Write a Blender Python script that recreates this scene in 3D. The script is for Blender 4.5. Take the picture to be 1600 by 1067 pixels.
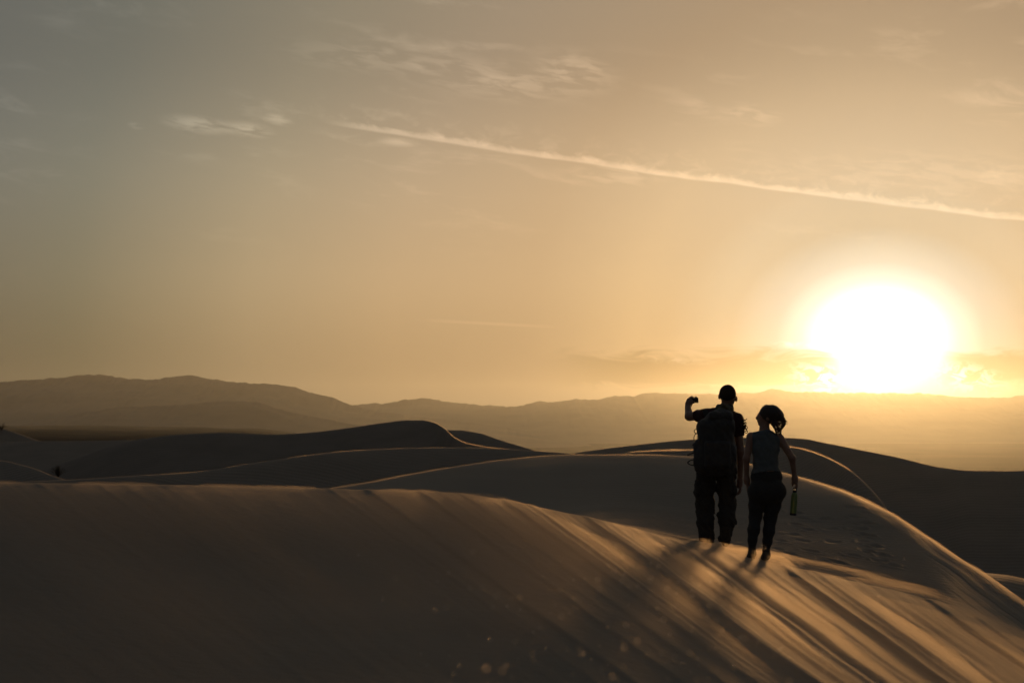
import bpy, math, random
import numpy as np
from mathutils import Vector, Matrix

for o in list(bpy.data.objects):
    bpy.data.objects.remove(o, do_unlink=True)
scene = bpy.context.scene
C = scene.collection
rng = np.random.default_rng(7)
random.seed(7)

# ------------------------------------------------------------------ camera
FPX = 3111.0                       # focal length in photo pixels (70 mm on 36 mm, 1600 px wide)
HORIZON = 660.0
PITCH = math.atan((HORIZON - 533.5) / FPX)
cam_data = bpy.data.cameras.new('camera')
cam_data.sensor_width = 36.0
cam_data.lens = FPX / 1600 * 36
cam_data.clip_start = 0.1
cam_data.clip_end = 80000
cam = bpy.data.objects.new('camera', cam_data)
C.objects.link(cam)
cam.location = (0, 0, 0)
cam.rotation_euler = (math.pi / 2 + PITCH, 0, 0)
cam_data.dof.use_dof = True
cam_data.dof.focus_distance = 24.0
cam_data.dof.aperture_fstop = 5.6
cam_data.dof.aperture_blades = 0
scene.camera = cam

CP, SP = math.cos(PITCH), math.sin(PITCH)
def slopes(px, py):
    """photo pixel -> (x/y, z/y) of the viewing ray in the world (camera at the origin, +Y ahead)"""
    px = np.asarray(px, float); py = np.asarray(py, float)
    a = (px - 800.0) / FPX; b = (533.5 - py) / FPX
    fy = CP - b * SP; fz = SP + b * CP
    return a / fy, fz / fy
def at(px, py, d):
    u, v = slopes(px, py)
    return Vector((float(u) * d, d, float(v) * d))

# ------------------------------------------------------------------ sun + sky
_su, _sv = slopes(1374, 530)
SUN_AZ = math.atan(float(_su)); SUN_EL = math.atan(float(_sv) * math.cos(SUN_AZ))
SUN = Vector((math.sin(SUN_AZ) * math.cos(SUN_EL), math.cos(SUN_AZ) * math.cos(SUN_EL), math.sin(SUN_EL)))
sun_l = bpy.data.lights.new('sun', 'SUN')
sun_l.energy = 2.0
sun_l.angle = math.radians(3.4)      # the disc and its bright dusty aureole
sun_l.color = (1.0, 0.50, 0.175)
sun_o = bpy.data.objects.new('sun', sun_l)
C.objects.link(sun_o)
sun_o.rotation_euler = SUN.to_track_quat('Z', 'Y').to_euler()

vs = scene.view_settings
scene.display_settings.display_device = 'sRGB'
vs.view_transform = 'Standard'; vs.look = 'None'; vs.gamma = 1.0; vs.use_curve_mapping = False
vs.exposure = 0.0
cy = scene.cycles
cy.use_denoising = True
cy.denoiser = 'OPENIMAGEDENOISE'
cy.max_bounces = 3
cy.volume_bounces = 0
cy.use_adaptive_sampling = False
cy.sample_clamp_indirect = 4.0

class NT:
    """tiny node-tree writer"""
    def __init__(self, tree):
        self.t = tree; self.n = tree.nodes; self.l = tree.links
    def node(self, kind, **kw):
        n = self.n.new(kind)
        for k, v in kw.items(): setattr(n, k, v)
        return n
    def put(self, sock, v):
        if isinstance(v, bpy.types.NodeSocket): self.l.new(v, sock)
        elif isinstance(v, (int, float)) and sock.type in ('RGBA', 'VECTOR'):
            sock.default_value = (v, v, v, 1) if sock.type == 'RGBA' else (v, v, v)
        elif sock.type == 'RGBA' and len(v) == 3: sock.default_value = (*v, 1)
        else: sock.default_value = v
    def m(self, op, a, b=None, c=None, clamp=False):
        n = self.node('ShaderNodeMath', operation=op, use_clamp=clamp)
        for i, v in enumerate((a, b, c)):
            if v is not None: self.put(n.inputs[i], v)
        return n.outputs[0]
    def v(self, op, a, b=None, out=0):
        n = self.node('ShaderNodeVectorMath', operation=op)
        self.put(n.inputs[0], a)
        if b is not None: self.put(n.inputs[1], b)
        return n.outputs['Value'] if op in ('DOT_PRODUCT', 'LENGTH') else n.outputs[0]
    def xyz(self, x, y, z):
        n = self.node('ShaderNodeCombineXYZ')
        for i, q in enumerate((x, y, z)): self.put(n.inputs[i], q)
        return n.outputs[0]
    def sep(self, a):
        n = self.node('ShaderNodeSeparateXYZ'); self.put(n.inputs[0], a); return n.outputs
    def mix(self, f, a, b, blend='MIX'):
        n = self.node('ShaderNodeMix', data_type='RGBA', blend_type=blend)
        n.clamp_factor = True
        self.put(n.inputs[0], f); self.put(n.inputs[6], a); self.put(n.inputs[7], b)
        return n.outputs[2]
    def noise(self, vec, scale, detail=3.0, rough=0.5, dist=0.0, dims='3D'):
        n = self.node('ShaderNodeTexNoise', noise_dimensions=dims)
        self.put(n.inputs['Vector'], vec)
        n.inputs['Scale'].default_value = scale; n.inputs['Detail'].default_value = detail
        n.inputs['Roughness'].default_value = rough; n.inputs['Distortion'].default_value = dist
        return n.outputs['Fac']
    def smooth(self, x, a, b, to0=0.0, to1=1.0):
        n = self.node('ShaderNodeMapRange', interpolation_type='SMOOTHSTEP')
        for i, q in enumerate((x, a, b, to0, to1)): self.put(n.inputs[i], q)
        return n.outputs[0]
    def ramp(self, x, stops, interp='LINEAR'):
        n = self.node('ShaderNodeValToRGB'); r = n.color_ramp; r.interpolation = interp
        while len(r.elements) < len(stops): r.elements.new(0.5)
        for e, (p, c) in zip(r.elements, stops):
            e.position = p; e.color = (*c, 1)
        self.put(n.inputs[0], x); return n.outputs[0]

world = bpy.data.worlds.new('World'); scene.world = world
world.use_nodes = True
world.cycles.sampling_method = 'MANUAL'; world.cycles.sample_map_resolution = 256
w = NT(world.node_tree); w.n.clear()
gen = w.node('ShaderNodeTexCoord').outputs['Generated']
dirv = w.v('NORMALIZE', gen)
dx, dy, dz = w.sep(dirv)
DEG = 180 / math.pi
theta = w.m('MULTIPLY', w.m('ARCCOSINE', w.m('MINIMUM', w.v('DOT_PRODUCT', dirv, tuple(SUN)), 1.0)), DEG)
elev = w.m('MULTIPLY', w.m('ARCSINE', dz), DEG)
azim = w.m('MULTIPLY', w.m('ARCTAN2', dx, dy), DEG)

# dusty evening air: brightness falls with the angle from the sun, colour turns from amber (low) to grey (high)
TH = [0.0, 3.0, 4.5, 7.0, 10.0, 14.0, 18.0, 23.0, 30.0, 60.0, 180.0]
SKY_LOW = [(.05, .06, .06), (.05, .06, .06), (.18, .17, .12), (.325, .245, .135), (.295, .215, .12), (.325, .23, .12), (.265, .2, .108), (.112, .102, .058), (.068, .058, .042), (.036, .035, .033), (.0245, .027, .030)]
SKY_HIGH = [(.22, .24, .2), (.22, .24, .2), (.34, .31, .24), (.36, .295, .205), (.305, .235, .158), (.268, .222, .162), (.21, .195, .146), (.122, .136, .119), (.094, .106, .107), (.057, .063, .069), (.034, .039, .047)]
NT_T = w.m('POWER', w.m('DIVIDE', theta, 180.0), 0.5)
def stops(cols): return [((t / 180.0) ** 0.5, tuple(x / 4 for x in c)) for t, c in zip(TH, cols)]
low = w.ramp(NT_T, stops(SKY_LOW)); high = w.ramp(NT_T, stops(SKY_HIGH))
base = w.mix(w.smooth(elev, 0.0, 11.0), low, high)
lift = w.m('ADD', 1.0, w.m('MULTIPLY', w.m('MULTIPLY', w.smooth(elev, 0.8, 4.5), w.smooth(elev, 6.2, 11.0, 1.0, 0.0)), 0.45))   # brighter dust layer
base = w.v('MULTIPLY', base, w.v('MULTIPLY', w.xyz(lift, lift, lift), (4.1, 4.0, 3.98)))
# the blown-out disc: flattened by the dust layers low down
core_t = w.m('SQRT', w.m('ADD', w.m('POWER', w.m('SUBTRACT', azim, math.degrees(SUN_AZ)), 2.0), w.m('POWER', w.m('MULTIPLY', w.m('SUBTRACT', elev, math.degrees(SUN_EL)), 1.32), 2.0)))
core = w.ramp(w.m('DIVIDE', core_t, 6.0), [(0.0, (1, .96, .92)), (1.6 / 6, (.55, .54, .53)), (2.2 / 6, (.20, .255, .27)), (2.9 / 6, (.075, .125, .135)), (4.2 / 6, (.02, .032, .03)), (1.0, (0, 0, 0))])
base = w.v('ADD', base, w.v('MULTIPLY', core, w.xyz(*[w.m('MULTIPLY', w.smooth(w.m('ABSOLUTE', azim), 20.0, 40.0, 1.0, 0.0), 2.2)] * 3)))
nish = w.node('ShaderNodeTexSky', sky_type='NISHITA')
nish.sun_disc = False
nish.sun_elevation = SUN_EL; nish.sun_rotation = SUN_AZ
nish.air_density = 1.0; nish.dust_density = 3.0; nish.ozone_density = 1.0
base = w.v('ADD', base, w.v('MULTIPLY', nish.outputs[0], (0.006, 0.006, 0.006)))

# thin clouds and vapour trails, placed on the sky by azimuth and elevation (degrees)
def ae(px, py):
    u, v = slopes(px, py)
    a = math.atan(float(u)); return math.degrees(a), math.degrees(math.atan(float(v) * math.cos(a)))
def line(p, q, jitter=None):
    """coordinates along / across a great-circle-like line in degrees"""
    (a0, e0), (a1, e1) = ae(*p), ae(*q)
    L = math.hypot(a1 - a0, e1 - e0); ux, uy = (a1 - a0) / L, (e1 - e0) / L
    da, de = w.m('SUBTRACT', azim, a0), w.m('SUBTRACT', elev, e0)
    al = w.m('ADD', w.m('MULTIPLY', da, ux), w.m('MULTIPLY', de, uy))
    ac = w.m('ADD', w.m('MULTIPLY', da, -uy), w.m('MULTIPLY', de, ux))
    return al, ac, L
def band(x, a, b, c, d):
    return w.m('MULTIPLY', w.smooth(x, a, b), w.smooth(x, c, d, 1.0, 0.0))
sky = base
# the long trail: crisp lower edge, combed-out upper edge
al, ac, L = line((505, 190), (1600, 343))
pv = w.xyz(al, w.m('MULTIPLY', ac, 2.0), 0.0)
n1 = w.noise(pv, 1.6, 4, 0.6, 0.4, '2D'); n2 = w.noise(pv, 0.45, 2, 0.5, 0, '2D')
wob = w.m('MULTIPLY', w.m('SUBTRACT', n2, 0.5), 0.16)
bow = w.m('MULTIPLY', w.m('SINE', w.m('MULTIPLY', al, math.pi / L)), -0.03)
across = w.m('SUBTRACT', w.m('SUBTRACT', ac, bow), wob)
wid = w.m('ADD', 0.11, w.m('MULTIPLY', w.m('SUBTRACT', n1, 0.45), 0.34))
t1 = band(across, -0.07, 0.0, w.m('MULTIPLY', wid, 0.15), w.m('ADD', wid, 0.07))
t1 = w.m('MULTIPLY', t1, w.smooth(al, -0.3, 1.6))
t1 = w.m('MULTIPLY', t1, w.m('ADD', 0.45, w.m('MULTIPLY', n1, 0.8)))
veil = w.m('MULTIPLY', band(across, 0.0, 0.12, 0.15, 1.1), w.m('MULTIPLY', w.smooth(n1, 0.45, 0.75), 0.22))
veil = w.m('MULTIPLY', veil, w.smooth(al, -1.5, 1.0))
trail = w.m('ADD', w.m('MULTIPLY', t1, 0.85), veil)
# the faint short trail lower down
al2, ac2, L2 = line((640, 500), (885, 513))
t2 = w.m('MULTIPLY', band(ac2, -0.035, 0.0, 0.02, 0.10), band(al2, 0.0, 1.4, 3.2, 4.6))
trail = w.m('ADD', trail, w.m('MULTIPLY', t2, 0.22))
# cirrus: combed streaks leaning down to the right, denser in patches
al3, ac3, L3 = line((300, 60), (1500, 215))
cv = w.xyz(w.m('MULTIPLY', al3, 0.30), w.m('MULTIPLY', ac3, 1.25), 3.7)
c1 = w.noise(cv, 1.25, 5, 0.62, 0.3, '2D')
c2 = w.noise(w.xyz(w.m('MULTIPLY', azim, 0.16), w.m('MULTIPLY', elev, 0.42), 9.0), 1.0, 2, 0.5, 0, '2D')
cir = w.m('MULTIPLY', w.smooth(c1, 0.50, 0.80), w.smooth(c2, 0.40, 0.62))
cir = w.m('MULTIPLY', cir, w.smooth(elev, 4.0, 7.0))
trail = w.m('ADD', trail, w.m('MULTIPLY', cir, 0.40))
wisp = w.noise(w.xyz(w.m('MULTIPLY', w.m('ADD', azim, w.m('MULTIPLY', elev, 0.5)), 0.62), w.m('ADD', w.m('MULTIPLY', elev, 2.6), w.m('MULTIPLY', azim, 0.30)), 0.0), 1.7, 5, 0.55, 0.3, '2D')
torn = w.noise(w.xyz(w.m('MULTIPLY', azim, 1.2), w.m('ADD', w.m('MULTIPLY', elev, 2.2), 7.0), 0.0), 2.0, 5, 0.66, 0.7, '2D')
def patch(px, py, hx, hy, amp, lo=0.38, hi=0.64, n=None):
    """a small feathered cloud patch centred on one sky position"""
    global trail
    a0, e0 = ae(px, py); k = math.degrees(1 / FPX)
    x = w.m('DIVIDE', w.m('SUBTRACT', azim, a0), hx * k); y = w.m('DIVIDE', w.m('SUBTRACT', elev, e0), hy * k)
    yy = w.m('ADD', y, w.m('MULTIPLY', x, 0.35))
    r = w.m('SQRT', w.m('ADD', w.m('MULTIPLY', x, x), w.m('MULTIPLY', yy, yy)))
    f = w.m('MULTIPLY', w.smooth(r, 0.1, 1.15, 1.0, 0.0), w.smooth(wisp if n is None else n, lo, hi))
    trail = w.m('ADD', trail, w.m('MULTIPLY', f, amp))
patch(310, 195, 64, 16, 0.85, .33, .6)
patch(388, 203, 44, 14, 0.85, .33, .6)
patch(434, 187, 28, 10, 0.75, .33, .6)
patch(212, 197, 14, 6, 0.5, .3, .5)
patch(622, 222, 36, 8, 0.6, .33, .6)
patch(900, 108, 80, 36, 0.50)
patch(790, 128, 180, 36, 0.42)
patch(600, 90, 210, 34, 0.32)
patch(960, 275, 100, 20, 0.35)
patch(1450, 270, 280, 42, 0.20)
patch(1170, 178, 60, 20, 0.35)
cloud_tint = w.v('ADD', w.v('MULTIPLY', base, (1.50, 1.48, 1.50)), (0.035, 0.028, 0.02))
sky = w.mix(w.m('MINIMUM', trail, 1.0), sky, cloud_tint)
# dim bank low beside the sun, with bright torn edges
a0, e0 = ae(1120, 577)
bx = w.m('SUBTRACT', azim, a0); by = w.m('SUBTRACT', elev, e0)
nb = w.noise(w.xyz(w.m('MULTIPLY', bx, 0.5), w.m('MULTIPLY', by, 2.4), 1.0), 1.1, 4, 0.6, 0.6, '2D')
top = w.m('ADD', by, w.m('MULTIPLY', w.m('SUBTRACT', nb, 0.5), 0.9))
bank = w.m('MULTIPLY', band(top, -0.62, -0.30, 0.22, 0.62), w.m('ADD', band(bx, -5.5, -2.0, 2.9, 3.9), band(bx, 6.1, 7.0, 9.5, 14.0)))
sky = w.mix(w.m('MULTIPLY', bank, 0.8), sky, (0.16, 0.095, 0.035))
trail = w.m('ADD', 0.0, 0.0)
patch(1285, 592, 66, 28, 1.0, .47, .58, torn)
patch(1510, 592, 70, 28, 1.0, .46, .57, torn)
patch(1268, 606, 42, 10, 0.9, .42, .6, torn)
patch(1240, 538, 40, 6, 0.7, .4, .6, torn)
patch(1060, 564, 60, 7, 0.2, .4, .6, torn)
sky = w.mix(w.m('MINIMUM', trail, 1.0), sky, w.v('ADD', w.v('MULTIPLY', base, (1.0, 1.0, 1.0)), (0.34, 0.36, 0.36)))
bg = w.node('ShaderNodeBackground'); w.put(bg.inputs[0], sky); bg.inputs[1].default_value = 1.0
w.l.new(bg.outputs[0], w.node('ShaderNodeOutputWorld').inputs[0])

# ------------------------------------------------------------------ helpers
def new_mat(name, color, rough=0.8, spec=0.3, sheen=0.0, sheen_tint=(1, .85, .7), metallic=0.0):
    m = bpy.data.materials.new(name); m.use_nodes = True
    k = NT(m.node_tree); b = m.node_tree.nodes['Principled BSDF']
    b.inputs['Base Color'].default_value = (*color, 1); b.inputs['Roughness'].default_value = rough
    b.inputs['Specular IOR Level'].default_value = spec; b.inputs['Metallic'].default_value = metallic
    b.inputs['Sheen Weight'].default_value = sheen; b.inputs['Sheen Tint'].default_value = (*sheen_tint, 1)
    b.inputs['Sheen Roughness'].default_value = 0.4
    return m, k, b
def bump(k, b, h, strength, dist):
    n = k.node('ShaderNodeBump'); n.inputs['Strength'].default_value = strength; n.inputs['Distance'].default_value = dist
    k.put(n.inputs['Height'], h); k.l.new(n.outputs[0], b.inputs['Normal'])
def mottled(name, c0, c1, scale, rough=0.85, spec=0.25, sheen=0.0, bump_s=0.0, bump_scale=40, bump_d=0.005):
    m, k, b = new_mat(name, c0, rough, spec, sheen)
    p = k.node('ShaderNodeTexCoord').outputs['Object']
    k.put(b.inputs['Base Color'], k.mix(k.smooth(k.noise(p, scale, 5, 0.6), 0.35, 0.65), c0, c1))
    if bump_s: bump(k, b, k.noise(p, bump_scale, 4, 0.6), bump_s, bump_d)
    return m
def mesh_obj(name, verts, faces, mat=None, parent=None, smooth=True):
    me = bpy.data.meshes.new(name)
    verts = np.asarray(verts, np.float32)
    if isinstance(faces, np.ndarray):
        nf, k = faces.shape
        me.vertices.add(len(verts)); me.vertices.foreach_set('co', verts.ravel())
        me.loops.add(nf * k); me.loops.foreach_set('vertex_index', faces.astype(np.int32).ravel())
        me.polygons.add(nf); me.polygons.foreach_set('loop_start', np.arange(0, nf * k, k, dtype=np.int32))
        me.polygons.foreach_set('loop_total', np.full(nf, k, np.int32))
        me.update(calc_edges=True); me.validate()
    else:
        me.from_pydata(verts.tolist(), [], faces); me.update()
    me.polygons.foreach_set('use_smooth', np.full(len(me.polygons), smooth, bool))
    if mat: me.materials.append(mat)
    o = bpy.data.objects.new(name, me); C.objects.link(o)
    if parent: o.parent = parent
    return o
def structure(o): o['kind'] = 'structure'; return o
def stuff(o, label=None, cat=None):
    o['kind'] = 'stuff'
    if label: o['label'] = label
    if cat: o['category'] = cat
    return o
def tag(o, label, cat, group=None):
    o['label'] = label; o['category'] = cat
    if group: o['group'] = group
    return o
def quads(nr, nc, off=0):
    i = np.arange(nr * nc).reshape(nr, nc) + off
    return np.stack([i[:-1, :-1], i[:-1, 1:], i[1:, 1:], i[1:, :-1]], -1).reshape(-1, 4)
def sheet(name, X, Y, Z, mat):
    return mesh_obj(name, np.stack([X, Y, Z], -1).reshape(-1, 3), quads(*X.shape), mat)
def shell(name, X, Y, Z, T, mat, sink=0.25, under=0.02):
    """closed volume skin lying on a ground sheet; where T is 0 it stays below the ground"""
    nr, nc = X.shape; n = nr * nc
    top = np.stack([X, Y, Z - under + T], -1).reshape(-1, 3); bot = np.stack([X, Y, Z - sink], -1).reshape(-1, 3)
    f = [quads(nr, nc), quads(nr, nc, n)[:, ::-1]]
    i = np.arange(n).reshape(nr, nc)
    ring = np.concatenate([i[0, :], i[1:, -1], i[-1, -2::-1], i[-2:0:-1, 0]])
    nx = np.roll(ring, -1)
    f.append(np.stack([nx, ring, ring + n, nx + n], -1))
    return mesh_obj(name, np.concatenate([top, bot]), np.concatenate(f), mat)
def pchip(x, y, q):
    """monotone cubic through (x, y), vectorised over q; flat slopes at local peaks"""
    x = np.asarray(x, float); y = np.asarray(y, float); q = np.clip(q, x[0], x[-1])
    h = np.diff(x); s = np.diff(y) / h
    m = np.zeros_like(y)
    same = (s[:-1] * s[1:]) > 0
    w1 = 2 * h[1:] + h[:-1]; w2 = h[1:] + 2 * h[:-1]
    with np.errstate(divide='ignore', invalid='ignore'):
        hm = (w1 + w2) / (w1 / s[:-1] + w2 / s[1:])
    m[1:-1] = np.where(same, hm, 0); m[0] = s[0]; m[-1] = s[-1]
    k = np.clip(np.searchsorted(x, q, side='right') - 1, 0, len(x) - 2)
    t = (q - x[k]) / h[k]
    return ((1 + 2 * t) * (1 - t) ** 2 * y[k] + t * (1 - t) ** 2 * h[k] * m[k] + t * t * (3 - 2 * t) * y[k + 1] + t * t * (t - 1) * h[k] * m[k + 1])
def vnoise(x, y=None, seed=0):
    """smooth value noise in 0..1, 1-D or 2-D"""
    r = np.random.default_rng(seed).random((256, 256))
    x = np.asarray(x, float); y = np.zeros_like(x) if y is None else np.asarray(y, float)
    xi = np.floor(x).astype(int); yi = np.floor(y).astype(int)
    fx = x - xi; fy = y - yi
    fx = fx ** 3 * (fx * (6 * fx - 15) + 10); fy = fy ** 3 * (fy * (6 * fy - 15) + 10)
    g = lambda a, b: r[(xi + a) % 256, (yi + b) % 256]
    return (g(0, 0) * (1 - fx) + g(1, 0) * fx) * (1 - fy) + (g(0, 1) * (1 - fx) + g(1, 1) * fx) * fy
def fbm(x, y=None, seed=0, octv=4, gain=0.5, ridged=False):
    s = 0; a = 1; tot = 0
    for o in range(octv):
        n = vnoise(x * 2 ** o, None if y is None else y * 2 ** o, seed + o)
        if ridged: n = 1 - np.abs(2 * n - 1)
        s = s + a * n; tot += a; a *= gain
    return s / tot
def sstep(x, a, b):
    t = np.clip((x - a) / (b - a), 0, 1); return t * t * (3 - 2 * t)
# ------------------------------------------------------------------ sand
def sand_material(name, c0, c1, grain=True, ripple=None):
    m, k, b = new_mat(name, c0, 0.8, 0.2, 0.05)
    p = k.node('ShaderNodeTexCoord').outputs['Object']
    n = k.noise(p, 0.35, 5, 0.6)
    k.put(b.inputs['Base Color'], k.mix(k.smooth(n, 0.3, 0.7), c0, c1))
    if grain:
        h = k.m('MULTIPLY', k.noise(p, 140, 3, 0.7), 0.004)
        h = k.m('ADD', h, k.m('MULTIPLY', k.noise(p, 9, 4, 0.6), 0.011))
        if ripple:
            x, y, z = k.sep(p)
            ph = k.m('ADD', k.m('MULTIPLY', y, 2 * math.pi / ripple), k.m('MULTIPLY', k.noise(k.v('MULTIPLY', p, (0.5, 0.8, 0)), 1.0, 3, 0.5), 9.0))
            h = k.m('ADD', h, k.m('MULTIPLY', k.m('SINE', ph), ripple * 0.018))
        bump(k, b, h, 0.8, 1.0)
    return m
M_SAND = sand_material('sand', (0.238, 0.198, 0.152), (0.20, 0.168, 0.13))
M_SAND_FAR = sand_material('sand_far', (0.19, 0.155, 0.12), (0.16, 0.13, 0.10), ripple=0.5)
M_PLAIN = mottled('gravel_plain', (0.10, 0.08, 0.06), (0.06, 0.05, 0.04), 0.002, 1.0, 0.0)
M_ROCK = mottled('mountain_rock', (0.13, 0.10, 0.08), (0.08, 0.065, 0.055), 0.0015)

# valley floor: one sheet out to the foot of the mountains
FLOOR = -160.0
gx = np.linspace(-13500, 13500, 120); gy = np.concatenate([np.linspace(-3000, 0, 8), np.geomspace(60, 26000, 110)])
GX, GY = np.meshgrid(gx, gy)
structure(sheet('desert_plain', GX, GY, FLOOR + 0 * GX, M_PLAIN))

# the dune field stands on a broad low rise above the valley floor
r_ = np.concatenate([[0.5], np.geomspace(8, 5200, 60)]); a_ = np.linspace(-math.pi, math.pi, 97)
RR, AA = np.meshgrid(r_, a_, indexing='ij')
structure(sheet('dune_field', RR * np.sin(AA), RR * np.cos(AA), -15 - 2 - (145) * sstep(RR, 350, 5000) + 2 * fbm(RR * np.sin(AA) / 60, RR * np.cos(AA) / 60, 5, 3), M_PLAIN))

# ------------------------------------------------------------------ mountains
def mountain(name, sil, d, front, back, seed, rough=0.5):
    sil = np.array(sil, float)
    u, v = slopes(sil[:, 0], sil[:, 1])
    X1 = np.linspace(u[0] * d, u[-1] * d, 900)
    Y1 = d + np.concatenate([np.linspace(-front, 0, 60), np.linspace(0, back, 24)[1:]])
    X, Y = np.meshgrid(X1, Y1)
    o = Y - d
    sp = fbm(X / 1900 + 0.25 * o / 1900, Y / 2600, seed, 6, 0.55, ridged=True)
    prof = np.where(o < 0, np.clip(1 + o / front, 0, 1) ** 1.7, np.clip(1 - o / back, 0, 1) ** 1.3)
    Z = prof * (0.55 + 0.45 * sp) * np.where(o < 0, 1, 1)
    Z = Z + 0.10 * prof * (fbm(X / 420, Y / 420, seed + 9, 4, 0.5, ridged=True) - 0.5)
    tgt = pchip(u, v, X1 / d) + (fbm(X1 / 330, None, seed + 30, 5, 0.85) - 0.5) * 0.0048 * rough
    ang = np.max(Z / Y, axis=0)
    Z = Z * ((tgt * 1.0 - FLOOR / d) / ang)[None, :] + FLOOR - 1.0
    return structure(sheet(name, X, Y, Z, M_ROCK))
mountain('mountain_range', [(-1100, 692), (-800, 640), (-300, 606), (-100, 600), (0, 597), (60, 593), (110, 587.5), (150, 586), (200, 591), (240, 592), (265, 590), (290, 587), (330, 592), (360, 596),
    (400, 600), (450, 603), (480, 612), (515, 619), (545, 631), (620, 646), (760, 664), (930, 692)], 17500, 5200, 3000, 11)
mountain('mountain_range', [(-120, 704), (40, 662), (140, 644), (200, 636), (260, 633.5), (310, 630), (357, 626), (394, 627), (420, 634), (450, 643), (520, 656), (600, 668), (760, 704)], 12500, 2600, 2000, 23, 0.4)
mountain('mountain_range', [(150, 686), (330, 657), (440, 643), (500, 635), (560, 631), (610, 628), (640, 622.5), (668, 622), (700, 626), (760, 633), (800, 634.5), (825, 631), (845, 626.5), (860, 629),
    (900, 625), (930, 623), (960, 618), (985, 619), (1010, 614.5), (1050, 613), (1075, 614.5), (1140, 614), (1180, 613), (1207, 608), (1240, 613.5), (1268, 611),
    (1300, 613), (1360, 613.5), (1430, 615), (1500, 619), (1560, 620), (1600, 617), (1750, 612), (2000, 622), (2300, 640), (2600, 690)], 21500, 6500, 4500, 37)

# low rises added at left, layered in distance to step the haze gradient
for k, (d, y0) in enumerate([(9000, 665), (6500, 668), (4600, 671), (3300, 674), (2400, 677), (1750, 680), (1300, 683)]):
    sil = [(-900, y0 + 3), (-300, y0 + 0.5), (60, y0), (260, y0 + 1.5), (420, y0 + 4), (560, y0 + 9), (700, y0 + 16)]
    q = np.array(sil, float); uu, vv = slopes(q[:, 0], q[:, 1])
    xs = np.linspace(uu[0] * d, uu[-1] * d, 160); off = np.linspace(-0.2 * d, 0.2 * d, 40)
    X, O = np.meshgrid(xs, off); hh = pchip(uu, vv, xs / d) * d - FLOOR
    Z = FLOOR - 1 + (hh + (fbm(xs / (d * .02), None, 200 + k, 3) - .5) * d * .0012)[None, :] * np.cos(O / (0.2 * d) * math.pi / 2) ** 2 * (sstep(xs / d, uu[0], uu[0] + 0.06) * (1 - sstep(xs / d, uu[-1] - 0.10, uu[-1])))[None, :]
    structure(sheet('added_low_rise', X, d + O, Z, M_PLAIN))

# ------------------------------------------------------------------ the near dune (two crests joined by a saddle)
FG_X = [-700, -300, 0, 250, 480, 620, 700, 780, 850, 960, 1090, 1200, 1340, 1480, 1600, 1900, 2300]
FG_Y = [772, 760, 755, 758, 763, 767, 770, 780, 795, 821, 855, 882, 914, 950, 992, 1110, 1240]
FG_D = [15, 15.5, 16, 17, 18.5, 19.4, 20, 20, 20, 20.2, 20.6, 20.6, 20.3, 20.0, 19.2, 17.0, 14.0]
MD_X = [-700, 0, 300, 480, 570, 700, 800, 900, 1000, 1080, 1160, 1235, 1312, 1353, 1393, 1427, 1462, 1499, 1542, 1600, 1700, 1900, 2300]
MD_Y = [830, 800, 782, 768, 755, 731, 717, 710.5, 710.5, 713, 723, 742, 766, 784, 804, 827, 850, 876, 904, 947, 1020, 1130, 1260]
MD_D = [30, 30, 32, 34, 35, 37, 38.5, 40, 40, 40, 39, 38, 35, 33, 31, 29, 27, 25.2, 23.3, 21.2, 19.4, 17.6, 15]
N72_X = [-700, 0, 480, 700, 850, 960, 1090, 1200, 1340, 1480, 1600, 1900, 2300]
N72_Z = [-1.08, -1.12, -1.24, -1.27, -1.30, -1.36, -1.46, -1.60, -1.74, -1.90, -1.97, -2.1, -2.2]
N45_Z = [-1.5, -1.5, -1.54, -1.60, -1.66, -1.72, -1.78, -1.80, -1.84, -1.9, -1.93, -1.96, -2.0]
# saddle behind the near crest: distance past the crest (fraction towards the second crest) and photo row
SD_X = [-700, 0, 480, 700, 850, 960, 1090, 1200, 1340, 1480, 1600, 1900, 2300]
SD1_Z = [-1.3, -1.3, -1.35, -1.32, -1.25, -1.25, -1.42, -1.49, -1.66, -1.86, -2.05, -2.4, -2.5]
SD2_Z = [-1.6, -1.6, -1.55, -1.5, -1.36, -1.28, -1.37, -1.43, -1.60, -1.83, -2.03, -2.4, -2.5]
def column_points(px):
    yF = pchip(FG_X, FG_Y, px); dF = pchip(FG_X, FG_D, px); yM = pchip(MD_X, MD_Y, px); dM = pchip(MD_X, MD_D, px)
    _, vF = slopes(px, yF); _, vM = slopes(px, yM)
    zF = vF * dF; zM = vM * dM
    dM = np.maximum(dM, dF + 0.9)
    zM = vM * dM
    s1 = pchip(SD_X, SD1_Z, px); s2 = pchip(SD_X, SD2_Z, px)
    D = [0 * px + 0.3, 0 * px + 1.5, 0.45 * dF, 0.72 * dF, dF, dF + 0.22 * (dM - dF), dF + 0.5 * (dM - dF), dM - 0.12 * (dM - dF), dM, dM + 3.5, dM + 10, dM + 34]
    Z = [0 * px - 1.9, 0 * px - 1.86, pchip(N72_X, N45_Z, px), pchip(N72_X, N72_Z, px), zF, s1, s2, zM - 0.12 * (zM - s2) - 0.02, zM, zM - 0.35, zM - 2.6, zM - 11]
    return np.stack(D, 0), np.stack(Z, 0)
PX = np.linspace(-640, 2240, 1150)
DC, ZC = column_points(PX)
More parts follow.
